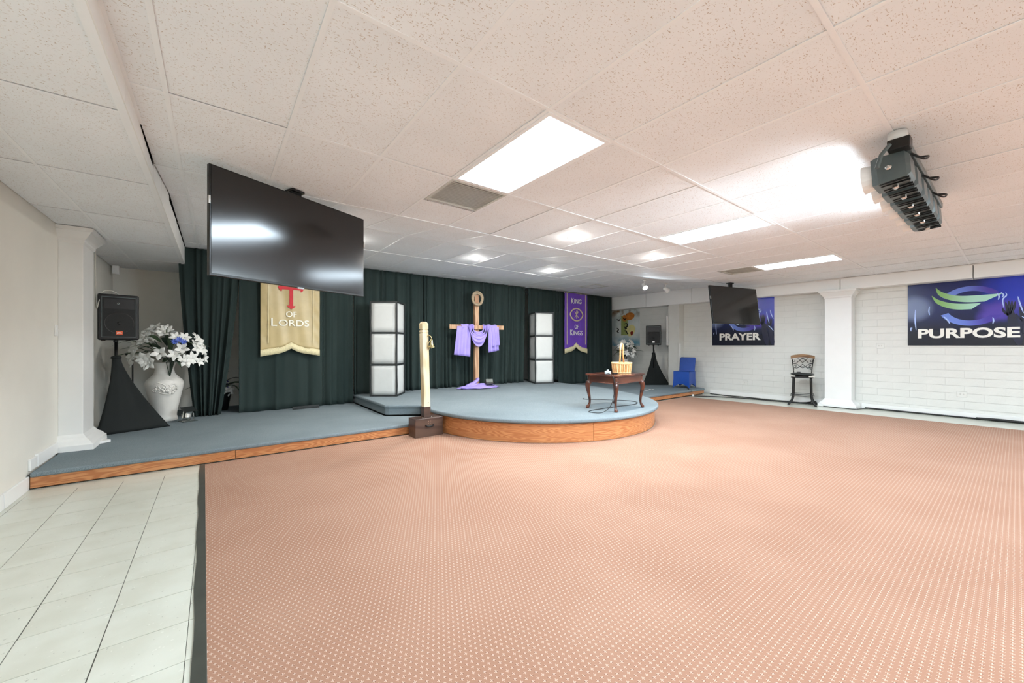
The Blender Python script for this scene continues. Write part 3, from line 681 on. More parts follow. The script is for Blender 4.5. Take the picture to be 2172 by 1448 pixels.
g.prism([(-.03, zb0 + .06), (-.065, zb0 + .07), (-.06, zb0 + .045), (0, zb0), (.06, zb0 + .045), (.065, zb0 + .07), (.03, zb0 + .06), (.03, zc - .03), (.15, zc - .03), (.15, zc - .065), (.175, zc - .06), (.21, zc), (.175, zc + .06), (.15, zc + .065), (.15, zc + .03), (.03, zc + .03),
         (.03, zc + .22), (.06, zc + .23), (0, zc + .3), (-.06, zc + .23), (-.03, zc + .22), (-.03, zc + .03), (-.15, zc + .03), (-.15, zc + .065), (-.175, zc + .06), (-.21, zc), (-.175, zc - .06), (-.15, zc - .065), (-.15, zc - .03), (-.03, zc - .03)], 0, .004, Mx)
g.build('red_cross', 'red_felt', t)
t, W, hz, bot = banner('purple_banner', 'purple satin banner reading KING OF KINGS with gold emblem', 8.15, 9.13, 2.885, 1.08, 1.27, 'purple_satin', .13, YBN)
for sx in (-1, 1): MB().box(sx * (W / 2 - .09) - .010, -.015, .27, sx * (W / 2 - .09) + .010, -.008, hz).build('trim_braid', 'gold_trim', t)
zz = lambda z: z - 1.08
letters(t, 'K', -.17, zz(2.655), .11, .165, 'white_letter'); letters(t, 'ING', .06, zz(2.65), .31, .135, 'white_letter')
letters(t, 'OF', 0, zz(1.885), .17, .12, 'white_letter'); letters(t, 'K', -.215, zz(1.71), .11, .17, 'white_letter'); letters(t, 'INGS', .06, zz(1.70), .40, .14, 'white_letter')
for k in range(3):
    pts = []
    for i in range(33):
        a = 2 * PI * i / 32; r = 1 + .05 * math.sin(9 * a + k * 2.1)
        ex = .27 * math.cos(a) * r; ez = .185 * math.sin(a) * r * (1 - .25 * abs(math.cos(a)) ** 3); pts.append((ex, -.018, zz(2.25) + ez))
    MB().tube(pts, .012, 6, cap=False).build('thorn_ring', 'gold_trim', t, smooth=True)
for a, b in (((-.08, -.09), (.08, .09)), ((-.08, .09), (.08, -.09)), ((0, -.12), (0, .12))): MB().cyl((a[0], -.018, zz(2.25) + a[1]), (b[0], -.018, zz(2.25) + b[1]), .009, n=6).build('monogram_stroke', 'gold_trim', t)
MB().tube([(.0, -.018, zz(2.37)), (.045, -.018, zz(2.36)), (.05, -.018, zz(2.32)), (0, -.018, zz(2.3))], .008, 6).build('monogram_stroke', 'gold_trim', t)

# ------------------------------------------------------------------ loudspeakers on draped tripods
def speaker(x, y, z, rz, w_, h_, d_, label, badge):
    t = thing('loudspeaker', label, 'loudspeaker', (x, y, z), rz)
    pl = [(-w_ / 2, -d_ / 2), (w_ / 2, -d_ / 2), (w_ * .36, d_ / 2), (-w_ * .36, d_ / 2)]
    MB().prism(pl, 0, h_).build('cabinet', 'black_plastic', t, bevel=.02, segs=3)
    gw, gh = w_ - .07, h_ - .07
    gr = MB().box(-gw / 2, -d_ / 2 - .008, .035, gw / 2, -d_ / 2 + .002, .035 + gh).build('grille', 'black_grille', t, bevel=.006)
    fr = MB()
    for bx in ((-gw / 2, .035, gw / 2, .042), (-gw / 2, .028 + gh, gw / 2, .035 + gh), (-gw / 2, .042, -gw / 2 + .006, .028 + gh), (gw / 2 - .006, .042, gw / 2, .028 + gh)): fr.box(bx[0], -d_ / 2 - .010, bx[1], bx[2], -d_ / 2 - .007, bx[3])
    fr.build('grille_rim', 'lamp_grey', gr)
    MB().box(-gw / 2 + .02, -d_ / 2 - .0095, h_ * .68, gw / 2 - .02, -d_ / 2 - .007, h_ * .9).build('horn', 'black_plastic', gr, bevel=.002)
    n = 28; MB().rings([[(r * math.cos(2 * PI * i / n), -d_ / 2 - yy, h_ * .37 + r * math.sin(2 * PI * i / n)) for i in range(n)] for r, yy in ((w_ * .36, .008), (w_ * .35, .0095), (w_ * .33, .008))], cap=False).build('woofer_ring', 'black_plastic', gr)
    MB().lathe([(.02, 0), (.014, .006), (.002, .008)], 12).build('dust_cap', 'black_grille', gr, loc=(0, -d_ / 2 - .008, h_ * .37), rot=(PI / 2, 0, 0))
    bd = MB().box(-.032, -d_ / 2 - .012, .07, .032, -d_ / 2 - .008, .118).build('badge', badge, t)
    if badge == 'orange_badge':
        link('lettering', text_mesh('JBL', 'white_letter', .05, .022, .01, .0006), bd, (0, -d_ / 2 - .0125, .09))
        MB().lathe([(.014, 0), (.006, .006)], 10).build('tweeter', 'chrome', gr, loc=(-.01, -d_ / 2 - .009, h_ * .8), rot=(PI / 2, 0, 0))
    for s_ in (-1, 1): MB().box(s_ * w_ * .3 - .02, -.02, -.012, s_ * w_ * .3 + .02, .02, .002).build('foot', 'black_plastic', t)
    MB().cyl((0, 0, -.03), (0, 0, .001), .024).build('pole_socket', 'black_metal', t)
    return t
def stand(x, y, tri, ztop, zpole, label):
    t = thing('speaker_stand', label, 'speaker stand', (x, y, .162))
    zt = ztop - .162
    MB().cyl((0, 0, .5), (0, 0, zpole - .162), .018).build('pole', 'black_metal', t, smooth=True)
    per = []
    for k in range(3):
        a, b = Vector(tri[k]), Vector(tri[(k + 1) % 3])
        for i in range(14):
            f_ = i / 14; p = a.lerp(b, f_); sag = .16 * math.sin(PI * f_)
            per.append(p * (1 - sag * .35))
    N_ = len(per); rings = []
    for j in range(25):
        v = j / 24; s_ = (1 - v) ** 1.38 * .96 + .0
        r = []
        for i, p in enumerate(per):
            a = math.atan2(p.y, p.x); wr_ = 1 + .12 * math.sin(a * 13) * v * v * (1 - v) * 3
            c = Vector((math.cos(a), math.sin(a))) * (.042 + .012 * math.sin(a * 9) * (1 - v))
            q = p * s_ * wr_ + c * (1 - s_); r.append((q.x, q.y, zt * v))
        rings.append(r)
    MB().rings(rings).build('stretch_cover', 'black_cloth', t, smooth=True)
    MB().lathe([(.05, 0), (.055, .012), (.045, .03), (.02, .04)], 16, (0, 0, zt - .02)).build('cover_cuff', 'black_cloth', t, smooth=True)
stand(-1.06, 7.42, ((-.16, -.26), (.57, .03), (.0, .6)), 1.17, 1.40, 'tripod under black stretch cover beside the white flower urn')
speaker(-1.06, 7.40, 1.40, 18, .40, .60, .36, 'black loudspeaker with orange badge on the left stand', 'orange_badge')
stand(10.3, 6.55, ((-.28, .2), (.40, -.30), (.25, .5)), 1.10, 1.335, 'tripod under black stretch cover between curtain and blue chair')
speaker(10.3, 6.55, 1.335, -58, .43, .57, .36, 'black loudspeaker in front of the mural at the right of the stage', 'white_paper')
co = MB().tube(catmull([(-1.24, 7.33, 2.60), (-1.235, 7.33, 2.1), (-1.23, 7.30, 1.86), (-1.2, 7.18, 1.80), (-1.18, 7.17, 1.9), (-1.16, 7.25, 2.03), (-1.08, 7.3, 2.05), (-1.02, 7.33, 2.004)]), .005, 6).build('power_cable', 'cord_white', smooth=True)
tag(co, 'thin pale cord dropping from the ceiling and looping over the left loudspeaker', 'cord')
for p in co.data.vertices: p.co.z += 0
cs = MB().box(-1.33, 8.98, 2.50, -1.25, 9.06, 2.64).build('sensor', 'trim_white', bevel=.008); tag(cs, 'small white sensor box in the ceiling corner behind the left stage', 'sensor')
c2 = MB().tube(catmull([(10.12, 6.45, 1.33), (10.10, 6.40, 1.2), (10.14, 6.36, .9), (10.12, 6.38, .7)]), .006, 6).build('speaker_cable', 'black_plastic'); tag(c2, 'thin cable hanging under the right loudspeaker', 'cable')

# ------------------------------------------------------------------ flowers
def petal_mesh(n, L_, Wd, curl, m, name):
    g = MB()
    for k in range(n):
        a = 2 * PI * k / n
        Mz = Matrix.Rotation(a, 4, 'Z')
        def f(u, v):
            wv = Wd * math.sin(PI * min(1, .08 + .92 * u)) ** .7 * (1 - .25 * u); x = L_ * (.05 + .95 * u)
            z = L_ * (.75 * u - curl * u * u) + .15 * wv * (1 - (2 * v - 1) ** 2); return Mz @ Vector((x, wv * (v - .5), z))
        g.grid(f, 5, 2)
    return g.mesh(name, m, True)
lily = petal_mesh(6, .085, .048, .55, 'petal_white', 'lily'); lily2 = petal_mesh(5, .075, .05, .3, 'petal_white', 'lily')
bluef = petal_mesh(9, .05, .02, .35, 'petal_blue', 'blue_flower'); violf = petal_mesh(6, .04, .03, .35, 'petal_violet', 'violet_flower')
def leaf_mesh(L_, Wd, droop, m):
    def f(u, v):
        wv = Wd * math.sin(PI * (.04 + .96 * u)) ** .8; return (L_ * u, wv * (v - .5), .25 * L_ * math.sin(u * 1.6) - droop * L_ * u * u - abs(v - .5) * wv * -.4)
    return MB().grid(f, 7, 2).mesh('leaf', m, True)
leaves = [leaf_mesh(.34, .06, .5, 'leaf_green'), leaf_mesh(.28, .05, .8, 'leaf_dark'), leaf_mesh(.42, .045, .6, 'leaf_green'), leaf_mesh(.25, .08, .4, 'leaf_dark')]
sprig = leaf_mesh(.38, .018, .5, 'leaf_green')
def aim(d, roll=0.):   # rotation taking local +Z to d
    return (Vector(d).to_track_quat('Z', 'Y').to_matrix() @ Matrix.Rotation(roll, 3, 'Z')).to_euler()
def bouquet(name, label, loc, rx, rz_, nl, nf, seed, blue=1, viol=0, ry=None, extra=True):
    q = random.Random(seed); t = thing(name, label, 'flowers', loc); ry = ry or rx * .8
    core = MB()
    for k in range(9): core.tube([(0, 0, -.12), (q.uniform(-.05, .05), q.uniform(-.05, .05), .1), (q.uniform(-.6, .6) * rx, q.uniform(-.6, .6) * ry, q.uniform(.2, .7) * rz_)], .006, 5)
    core.build('stems', 'leaf_dark', t)
    for k in range(nl):
        a = 2 * PI * k / nl + q.uniform(-.3, .3); el = q.uniform(-.25, .9); r0 = q.uniform(.1, .5)
        me = leaves[k % 4] if not (extra and k % 7 == 0) else sprig
        o = link('leaf', me, t, (rx * r0 * math.cos(a), ry * r0 * math.sin(a), rz_ * q.uniform(.15, .62)), (q.uniform(-.5, .5), -el, a)); s_ = q.uniform(.8, 1.15); o.scale = (s_, s_, s_)
    for k in range(nf):
        a = q.uniform(-PI - .2, .2) if k % 5 else q.uniform(0, 2 * PI); z = q.uniform(-.12, 1); rr = math.sqrt(max(.05, 1 - (z * .95) ** 2))
        d = Vector((rr * math.cos(a), rr * math.sin(a) - .35, z * .8)).normalized()
        p = (rx * rr * .82 * math.cos(a), ry * rr * .82 * math.sin(a), rz_ * (.22 + .72 * z))
        o = link('lily', (lily, lily2)[k % 2], t, p, aim(d, q.uniform(0, 6))); s_ = q.uniform(1.0, 1.5); o.scale = (s_, s_, s_)
    for k in range(blue): link('blue_flower', bluef, t, (.07 + .05 * k, -ry * .85, rz_ * (.62 + .05 * (k % 2))), aim((.2, -.9, .4)))
    for k in range(viol):
        a = q.uniform(0, 6.28); z = q.uniform(.2, 1); link('violet_flower', violf, t, (rx * .7 * math.cos(a), ry * .7 * math.sin(a), rz_ * z), aim((math.cos(a), math.sin(a) - .5, z)))
    return t
def urn(x, y, z, s_, label):
    t = thing('urn', label, 'vase', (x, y, z))
    pr_ = [(.150, 0), (.158, .012), (.152, .06), (.146, .075), (.150, .12), (.172, .25), (.205, .42), (.228, .53), (.232, .58), (.215, .63), (.165, .68), (.125, .73), (.112, .80), (.125, .86), (.15, .90), (.142, .905), (.105, .86), (.09, .80), (.02, .79)]
    MB().lathe([(r * s_, h * s_) for r, h in pr_], 32).build('body', 'vase_white', t, smooth=True)
    # raised floral relief on the front
    for k, (dx, dz, rr) in enumerate(((.02, .50, .05), (.09, .47, .055), (-.06, .52, .04), (.06, .54, .035), (-.1, .49, .03), (.13, .52, .03))):
        g = MB()
        for j in range(6):
            a = 2 * PI * j / 6; px = dx + rr * .6 * math.cos(a); pz = dz + rr * .6 * math.sin(a); ps = rr * .42
            py = -math.sqrt(max(.01, .222 ** 2 - px * px))
            g.lathe([(ps, -.004), (ps * .8, .008), (ps * .2, .013)], 8)
            for v in list(g.b.verts)[-24:]: v.co = Matrix.Translation((px * s_, py * s_, pz * s_)) @ Matrix.Rotation(PI / 2, 4, 'X') @ v.co
        g.build('relief_flower', 'vase_white', t, smooth=True)
    g = MB()
    for pts in ([(-.14, .56), (-.05, .60), (.03, .55), (.02, .50)], [(-.05, .46), (.02, .43), (.1, .42)], [(.1, .58), (.15, .55), (.16, .48)]):
        g.tube(catmull([(a * s_, -math.sqrt(.232 ** 2 - a * a) * s_, b * s_) for a, b in pts], 4), .006, 5)
    g.build('relief_vine', 'vase_white', t, smooth=True)
urn(-.62, 8.06, .162, 1.0, 'tall white urn with raised flowers beside the left loudspeaker')
bouquet('lily_bouquet', 'white lilies with a blue bloom in the urn beside the left loudspeaker', (-.55, 7.93, .97), .50, .66, 46, 52, 5, 3, ry=.30)
urn(10.28, 7.55, .162, .82, 'white urn standing behind the small wooden table')
bouquet('lily_bouquet', 'white lilies in green leaves showing behind the basket handle', (10.28, 7.5, .9), .36, .62, 30, 18, 11, 0, ry=.3)
po = thing('flower_pot', 'dark flower pot glimpsed in the slit of the left curtain', 'pot', (.10, 8.75, .162))
MB().lathe([(.09, 0), (.12, .18), (.14, .30), (.15, .32), (.13, .32), (.11, .28), (.02, .27)], 18).build('pot_body', 'black_plastic', po, smooth=True)
bouquet('flower_bunch', 'small violet and white flowers in the slit of the left curtain', (.10, 8.75, .46), .15, .33, 12, 8, 3, 0, 14, extra=False)
ms = thing('microphone_stand', 'thin black microphone stand half hidden behind the white lilies', 'microphone stand', (-1.0, 8.25, .162))
MB().cyl((0, 0, .01), (0, 0, 1.0), .010, n=8).build('pole', 'black_metal', ms); MB().lathe([(.13, 0), (.13, .015), (.03, .03)], 18).build('base', 'black_metal', ms)
MB().tube([(0, 0, .98), (.0, .0, 1.06), (-.08, -.01, 1.03)], .018, 6).build('clip', 'black_plastic', ms)

# silver par can lying on its bracket at the foot of the curtain
pc = thing('par_can', 'small silver stage lamp on the floor beside the urn', 'stage light', (-.33, 7.78, .162), 25)
n = 18; Mx = rotM((0, 0, .115), (.35, 0, 0))
g = MB().lathe([(.052, -.09), (.055, -.08), (.06, -.03), (.057, -.028), (.062, .02), (.059, .022), (.064, .07), (.066, .075), (.06, .075), (.055, .05), (.01, .05)], n)
for v in g.b.verts: v.co = Mx @ v.co
g.build('can', 'chrome', pc, smooth=True)
MB().box(-.085, -.085, .0735, .085, .085, .077, Mx).build('gel_frame', 'frame_black', pc)
MB().tube([(-.075, 0, .115), (-.075, 0, .006), (.075, 0, .006), (.075, 0, .115)], .006, 6).build('yoke', 'chrome', pc); MB().box(-.09, -.09, 0, .09, .09, .005).build('base_plate', 'lamp_grey', pc)
fb = thing('floor_bar', 'flat black metal bar lying at the foot of the curtain under the gold banner', 'bar', (1.34, 8.02, .162))
MB().box(-.22, -.02, .012, .22, .02, .05).build('bar_body', 'frame_black', fb, bevel=.004); MB().box(-.22, -.045, 0, .22, -.025, .012).build('base_rail', 'frame_black', fb)
for k in (-.18, .18): MB().box(k - .01, -.045, .0, k + .01, .02, .013).build('foot', 'frame_black', fb)

# ------------------------------------------------------------------ white panel towers
def tower(x, y, rz, wx, wy, z0, H, label):
    t = thing('panel_tower', label, 'light tower', (x, y, z0), rz)
    k = .032
    for sx in (-1, 1):
        for sy in (-1, 1):
            MB().tube([(sx * (wx / 2) + R.uniform(-.004, .004), sy * wy / 2, H * j / 9) for j in range(10)], [k * .62 * R.uniform(.85, 1.15) for _ in range(10)], 5).build('corner_post', 'frame_black', t)
    for j in range(4):
        z = H * j / 3; z = min(max(z, k / 2), H - k / 2)
        for sy in (-1, 1): MB().box(-wx / 2, sy * wy / 2 - .012, z - k / 2, wx / 2, sy * wy / 2 + .012, z + k / 2).build('rail', 'frame_black', t)
        for sx in (-1, 1): MB().box(sx * wx / 2 - .012, -wy / 2, z - k / 2, sx * wx / 2 + .012, wy / 2, z + k / 2).build('rail', 'frame_black', t)
    for j in range(3):
        za, zb = H * j / 3 + .012, H * (j + 1) / 3 - .012
        for sy in (-1, 1): MB().grid(lambda u, v: (-wx / 2 + .012 + (wx - .024) * u, sy * (wy / 2 - .004 + .006 * math.sin(PI * u) * math.sin(PI * v)), za + (zb - za) * v), 6, 6).build('panel', 'panel_fabric', t, smooth=True, solid=.003)
        for sx in (-1, 1): MB().grid(lambda u, v: (sx * (wx / 2 - .004 + .006 * math.sin(PI * u) * math.sin(PI * v)), -wy / 2 + .012 + (wy - .024) * u, za + (zb - za) * v), 6, 6).build('panel', 'panel_fabric', t, smooth=True, solid=.003)
    MB().box(-wx / 2, -wy / 2, H - .004, wx / 2, wy / 2, H - .001).build('top_cover', 'panel_fabric', t)
tower(2.77, 7.73, -38, .51, .51, .333, 1.86, 'white panel tower in black frame at the left of the upper stage')
tower(6.92, 7.74, -22, .50, .50, .333, 1.86, 'white panel tower in black frame right of the cross')

# ------------------------------------------------------------------ post with bell
bp = thing('bell_post', 'pale square wooden post with small bell on a dark brown box', 'post', (2.47, 5.31, 0), 2)
bx_ = MB().box(-.22, -.115, .007, .22, .115, .275).build('base_box', 'dark_brown_box', bp, bevel=.006)
MB().tube(catmull([(-.06, -.116, .175), (-.05, -.14, .165), (0, -.148, .16), (.05, -.14, .165), (.06, -.116, .175)], 4), .010, 6).build('handle', 'black_metal', bx_)
for a in (-.018, .018):
    for b in (.20, .23): MB().lathe([(.005, 0), (.004, .004)], 8).build('screw', 'chrome', bx_, loc=(a, -.115, b), rot=(PI / 2, 0, 0))
for a in (-.075, .065): MB().lathe([(.008, 0), (.007, .012)], 8).build('bolt', 'chrome', bx_, loc=(a, -.055, .275))
MB().box(-.052, -.052, .275, .052, .052, .43).build('sleeve', 'dark_brown_box', bp, bevel=.003)
lean = Matrix.Shear('XY', 4, (-.022, 0)) if False else Matrix(((1, 0, -.028, .028 * .42), (0, 1, 0, 0), (0, 0, 1, 0), (0, 0, 0, 1)))
pst = MB().rings([[Vector((sx * r, sy * r, z)) for sx, sy in ((-1, -1), (1, -1), (1, 1), (-1, 1))] for r, z in ((.048, .42), (.048, 1.50), (.040, 1.505), (.040, 1.515), (.048, 1.52), (.048, 1.545), (.040, 1.55), (.040, 1.56), (.048, 1.565), (.048, 1.645), (.028, 1.675))])
for v in pst.b.verts: v.co = lean @ v.co
pst.build('post', 'pine_post', bp)
pb = MB().lathe([(.004, .0), (.012, -.004), (.018, -.02), (.022, -.06), (.03, -.09), (.046, -.115), (.05, -.118), (.046, -.122), (.03, -.1), (.004, -.09)], 18).build('bell', 'brass', bp, smooth=True, loc=(.048, -.085, 1.42))
MB().lathe([(.004, 0), (.010, -.01), (.004, -.02)], 8).build('clapper', 'brass', pb, loc=(0, 0, -.115))
MB().tube(catmull([(.0, -.048, 1.46), (.01, -.075, 1.475), (.04, -.09, 1.45), (.048, -.087, 1.42)], 4), .007, 6).build('bell_bracket', 'brass', bp)
MB().tube(catmull([(.04, -.088, 1.42), (.01, -.08, 1.37), (-.005, -.065, 1.33), (.012, -.06, 1.27), (.03, -.075, 1.29)], 4), .005, 5).build('bell_pull', 'brass', bp)
MB().lathe([(.006, 0), (.005, .003)], 8).build('bolt', 'black_metal', bp, loc=(.015, -.048, .49), rot=(PI / 2, 0, 0))

# ------------------------------------------------------------------ wooden cross with cloths
cr = thing('wooden_cross', 'tall wooden cross with a rope ring over its top', 'cross', (4.95, 7.86, .333), -8)
H_ = 2.27
MB().box(-.055, -.045, 0, .055, .045, H_).build('upright', 'cross_wood', cr, bevel=.004)
MB().box(-.70, -.09, 1.375, .70, -.046, 1.475).build('crossbeam', 'cross_wood', cr, bevel=.004)
for k in range(4):
    rr = .115 + .022 * (k % 2); dz = (.0, .012, -.012, .004)[k]
    MB().tube([(rr * math.cos(2 * PI * i / 24), -.065 - .018 * (k // 2) + .006 * math.sin(5 * 2 * PI * i / 24 + k), 2.10 + dz + rr * 1.15 * math.sin(2 * PI * i / 24)) for i in range(25)], .021, 7, cap=False).build('rope_coil', 'rope', cr, smooth=True)
dc = thing('draped_cloth', 'lavender cloth swagged over the arms of the cross', 'cloth', (4.95, 7.86, .333), -8)
def hang(x0, x1, z0, z1, yoff, skew, nm='hanging_end'):
    def f(u, v):
        x = x0 + (x1 - x0) * u; wv = math.sin(u * 15 + 1) * .018 * (.3 + (1 - v)); xs = x + skew * (1 - v) + (u - .5) * .05 * (1 - v)
        return (xs, -.105 + yoff + wv, z0 + (z1 - z0) * v + (.05 * u * (1 - v)) * (-1 if skew < 0 else 1))
    MB().grid(f, 20, 12).build(nm, 'purple_cloth', dc, smooth=True, solid=.006)
hang(-.52, -.18, .78, 1.44, 0, -.05); hang(.28, .50, .82, 1.44, 0, .03); hang(.36, .54, .95, 1.44, -.02, .0)
for xa, xb in ((-.42, -.10), (.14, .50)):      # wraps round the beam
    MB().rings([[(xa + (xb - xa) * u, -.068 + (.040 + .006 * math.sin(u * 20)) * math.cos(a) * 1.0, 1.425 + (.066 + .008 * math.sin(u * 14 + a)) * math.sin(a)) for a in [2 * PI * i / 14 for i in range(14)]] for u in [j / 12 for j in range(13)]], cap=False).build('beam_wrap', 'purple_cloth', dc, smooth=True, solid=.004)
def swag(dep, wd, yo):
    def f(u, v):
        a = PI * u; x = -wd * math.cos(a) * (1 - .18 * v); zz_ = 1.47 - dep * math.sin(a) ** .8 * (.55 + .45 * v) + .01 * math.sin(v * 18)
        return (x, yo - .03 * math.sin(v * PI) * math.sin(a) - .015 * math.sin(v * 14), zz_)
    MB().grid(f, 24, 10).build('swag', 'purple_cloth', dc, smooth=True, solid=.006)
swag(.50, .25, -.135); swag(.40, .21, -.12); swag(.28, .16, -.11)
fc = thing('floor_cloth', 'lavender cloth heaped on the stage at the foot of the cross', 'cloth', (4.88, 7.62, .333), -8)
qn = random.Random(4)
def heap(u, v):
    a = 2 * PI * u; r = v; x = .52 * r * math.cos(a) * (1 + .10 * math.sin(5 * a)); y = .20 * r * math.sin(a) * (1 + .12 * math.sin(4 * a + 1))
    z = .008 + (1 - r ** 1.6) * (.07 + .03 * math.sin(3 * a)) + .018 * abs(math.sin(7 * a + 9 * r)) * (1 - r * .4) * min(1, r * 3)
    return (x, y, z)
MB().grid(heap, 60, 12).build('spread', 'purple_cloth', fc, smooth=True, solid=.004)
MB().tube(catmull([(-.30, .05, .06), (-.12, .08, .11), (0, .12, .17), (.03, .15, .22)], 5), [.035, .045, .05, .055, .06, .06, .06, .06, .06, .055, .05, .05, .05, .05, .045, .04], 10, flat=.6).build('bunched_end', 'purple_cloth', fc, smooth=True)
MB().tube(catmull([(-.46, -.05, .035), (-.3, -.13, .04), (-.05, -.16, .035), (.15, -.14, .04)], 5), .028, 8, flat=.7).build('fold', 'purple_cloth', fc, smooth=True)
fbx = thing('light_box', 'small grey and black box light tilted on the lavender floor cloth', 'lamp', (5.12, 7.55, .40), -20)
MB().box(-.09, -.05, .01, .09, .05, .13, rotM((0, 0, 0), (-.5, 0, 0))).build('housing', 'black_plastic', fbx, bevel=.008)
MB().box(-.08, -.054, .05, .08, -.049, .125, rotM((0, 0, 0), (-.5, 0, 0))).build('front_glass', 'box_grey', fbx)
MB().tube([(-.1, -.03, .02), (-.1, -.09, .0), (.1, -.09, .0), (.1, -.03, .02)], .007, 6).build('bracket', 'black_metal', fbx)

# ------------------------------------------------------------------ small wooden table, basket, device
tt = thing('side_table', 'dark wooden side table with curved legs on the upper stage', 'table', (5.09, 3.92, .332), 3)
wx, wy, th = .37, .27, .55
def clip(a, b, c): return [(-a + c, -b), (a - c, -b), (a - c * .4, -b + c * .25), (a, -b + c), (a, b - c), (a - c * .4, b - c * .25), (a - c, b), (-a + c, b), (-a + c * .4, b - c * .25), (-a, b - c), (-a, -b + c), (-a + c * .4, -b + c * .25)]
MB().prism(clip(wx + .035, wy + .035, .05), th - .028, th).build('table_top', 'mahogany', tt, bevel=.008, segs=3)
for x0, y0, x1, y1 in ((-wx + .03, -wy, wx - .03, -wy + .02), (-wx + .03, wy - .02, wx - .03, wy), (-wx, -wy + .03, -wx + .02, wy - .03), (wx - .02, -wy + .03, wx, wy - .03)):
    MB().box(x0, y0, th - .125, x1, y1, th - .028).build('apron', 'mahogany', tt)
    MB().box(x0 - .006, y0 - .006, th - .135, x1 + .006, y1 + .006, th - .12).build('apron_moulding', 'mahogany', tt, bevel=.004)
for sx in (-1, 1):
    for sy in (-1, 1):
        px, py = sx * (wx - .03), sy * (wy - .03); d = Vector((sx, sy, 0)).normalized()
        prof = [(.0, th - .03, .036), (.0, th - .12, .036), (.018, th - .145, .044), (.034, th - .19, .040), (.030, th - .25, .031), (.014, th - .33, .024), (.002, th - .41, .019), (.004, th - .47, .017), (.018, th - .505, .022), (.034, th - .53, .028), (.034, .006, .026), (.034, 0, .02)]
        pts = catmull([(px + d.x * o, py + d.y * o, z) for o, z, r in prof], 3); rr = []
        for i in range(len(prof) - 1): rr += [prof[i][2] + (prof[i + 1][2] - prof[i][2]) * k / 3 for k in range(3)]
        rr.append(prof[-1][2]); MB().tube(pts, rr, 10).build('leg', 'mahogany', tt, smooth=True)
bk = thing('wicker_basket', 'tan wicker basket with a tall hoop handle on the side table', 'basket', (5.27, 3.93, .333 + th), 20)
MB().lathe([(.13, 0), (.135, .01), (.15, .15), (.143, .15), (.128, .02), (.02, .012)], 28).build('basket_wall', 'wicker', bk, smooth=True)
g1, g2 = MB(), MB()
for k in range(34):
    a = 2 * PI * k / 34; c, s_ = math.cos(a), math.sin(a)
    (g1 if k % 2 else g2).tube([(.136 * c, .136 * s_, .012), (.147 * c, .147 * s_, .08), (.153 * c, .153 * s_, .15)], .011, 5)
g1.build('dark_staves', 'wicker', bk); g2.build('pale_staves', 'wicker_pale', bk)
for z, r in ((.008, .137), (.15, .156), (.162, .158)): MB().tube([(r * math.cos(2 * PI * i / 32), r * math.sin(2 * PI * i / 32), z) for i in range(33)], .010, 6, cap=False).build('rim', 'wicker_pale', bk, smooth=True)
MB().tube([(.075 * math.cos(PI * i / 14) * 1.0, 0, .36 + .11 * math.sin(PI * i / 14)) for i in range(15)], .016, 7).build('handle_hoop', 'wicker_pale', bk, smooth=True)
for k in (-1, 1): MB().tube([(k * .13, 0, .13), (k * .085, 0, .25), (k * .075, 0, .365)], .013, 7).build('handle_side', 'wicker', bk, smooth=True)
dv = thing('handheld_device', 'small pale plug-like device with a cord on the side table', 'device', (4.83, 3.86, .333 + th), 30)
MB().box(-.022, -.045, .002, .022, .045, .05, rotM((0, 0, 0), (.35, 0, 0)) if False else None).build('body', 'grey_device', dv, bevel=.008); MB().box(-.012, -.015, .05, .012, .015, .07).build('tip', 'grey_device', dv)
Wd = Matrix.Rotation(math.radians(-30), 4, 'Z') @ Matrix.Translation((-4.83, -3.86, -.333 - th))
MB().tube(catmull([Wd @ Vector(p) for p in ((4.80, 3.84, .90), (4.72, 3.74, .90), (4.665, 3.66, .89), (4.655, 3.61, .84), (4.65, 3.60, .65), (4.60, 3.62, .45), (4.50, 3.70, .345), (4.42, 3.86, .339), (4.52, 3.94, .339), (4.8, 3.95, .339), (5.2, 3.95, .339), (5.6, 3.92, .339), (5.85, 4.05, .339), (5.85, 4.3, .339), (5.6, 4.6, .339), (5.4, 4.85, .339), (5.5, 4.95, .339))], 6), .005, 6).build('cord', 'black_plastic', dv, smooth=True)
rc = MB().box(4.90, 3.80, .333 + th, 5.0, 3.84, .333 + th + .018).build('remote_control', 'black_plastic', bevel=.004); tag(rc, 'small dark remote control lying between device and basket', 'remote')

# ------------------------------------------------------------------ blue covered chair
bc = thing('covered_chair', 'chair in a royal blue stretch cover at the edge of the stage', 'chair', (10.30, 5.60, .163), -82)
hw, fd, bd_, sh, bh = .21, .23, .22, .45, .83
g = MB(); ring0, ring1, ring2 = [], [], []
cor = [(-hw, -fd), (hw, -fd), (hw, bd_), (-hw, bd_)]
for k in range(4):
    a, b = Vector(cor[k]), Vector(cor[(k + 1) % 4])
    for i in range(10):
        f_ = i / 10; p = a.lerp(b, f_); ar = math.sin(PI * f_) ** .7
        q0 = p * (1.06 - .10 * ar); ring0.append((q0.x, q0.y, .11 * ar)); q1 = p * (1 - .03 * ar); ring1.append((q1.x, q1.y, .26)); ring2.append((p.x, p.y, sh))
g.rings([ring0, ring1, ring2], cap=False); g.b.verts.ensure_lookup_table()
g.b.faces.new([g.b.verts[i] for i in range(len(ring0) * 2, len(ring0) * 3)])
g.build('seat_cover', 'blue_spandex', bc, smooth=True, solid=.006, bevel=.012, sharp=50)
MB().rings([[(sx * w_, y + dy, z) for sx, dy in ((-1, -.025), (1, -.025), (1, .03), (-1, .03))] for w_, y, z in ((hw, .16, .40), (hw * .97, .19, .5), (hw * .99, .225, .68), (hw * .97, .255, bh - .03), (hw * .9, .26, bh))]).build('back_cover', 'blue_spandex', bc, bevel=.018, segs=3)
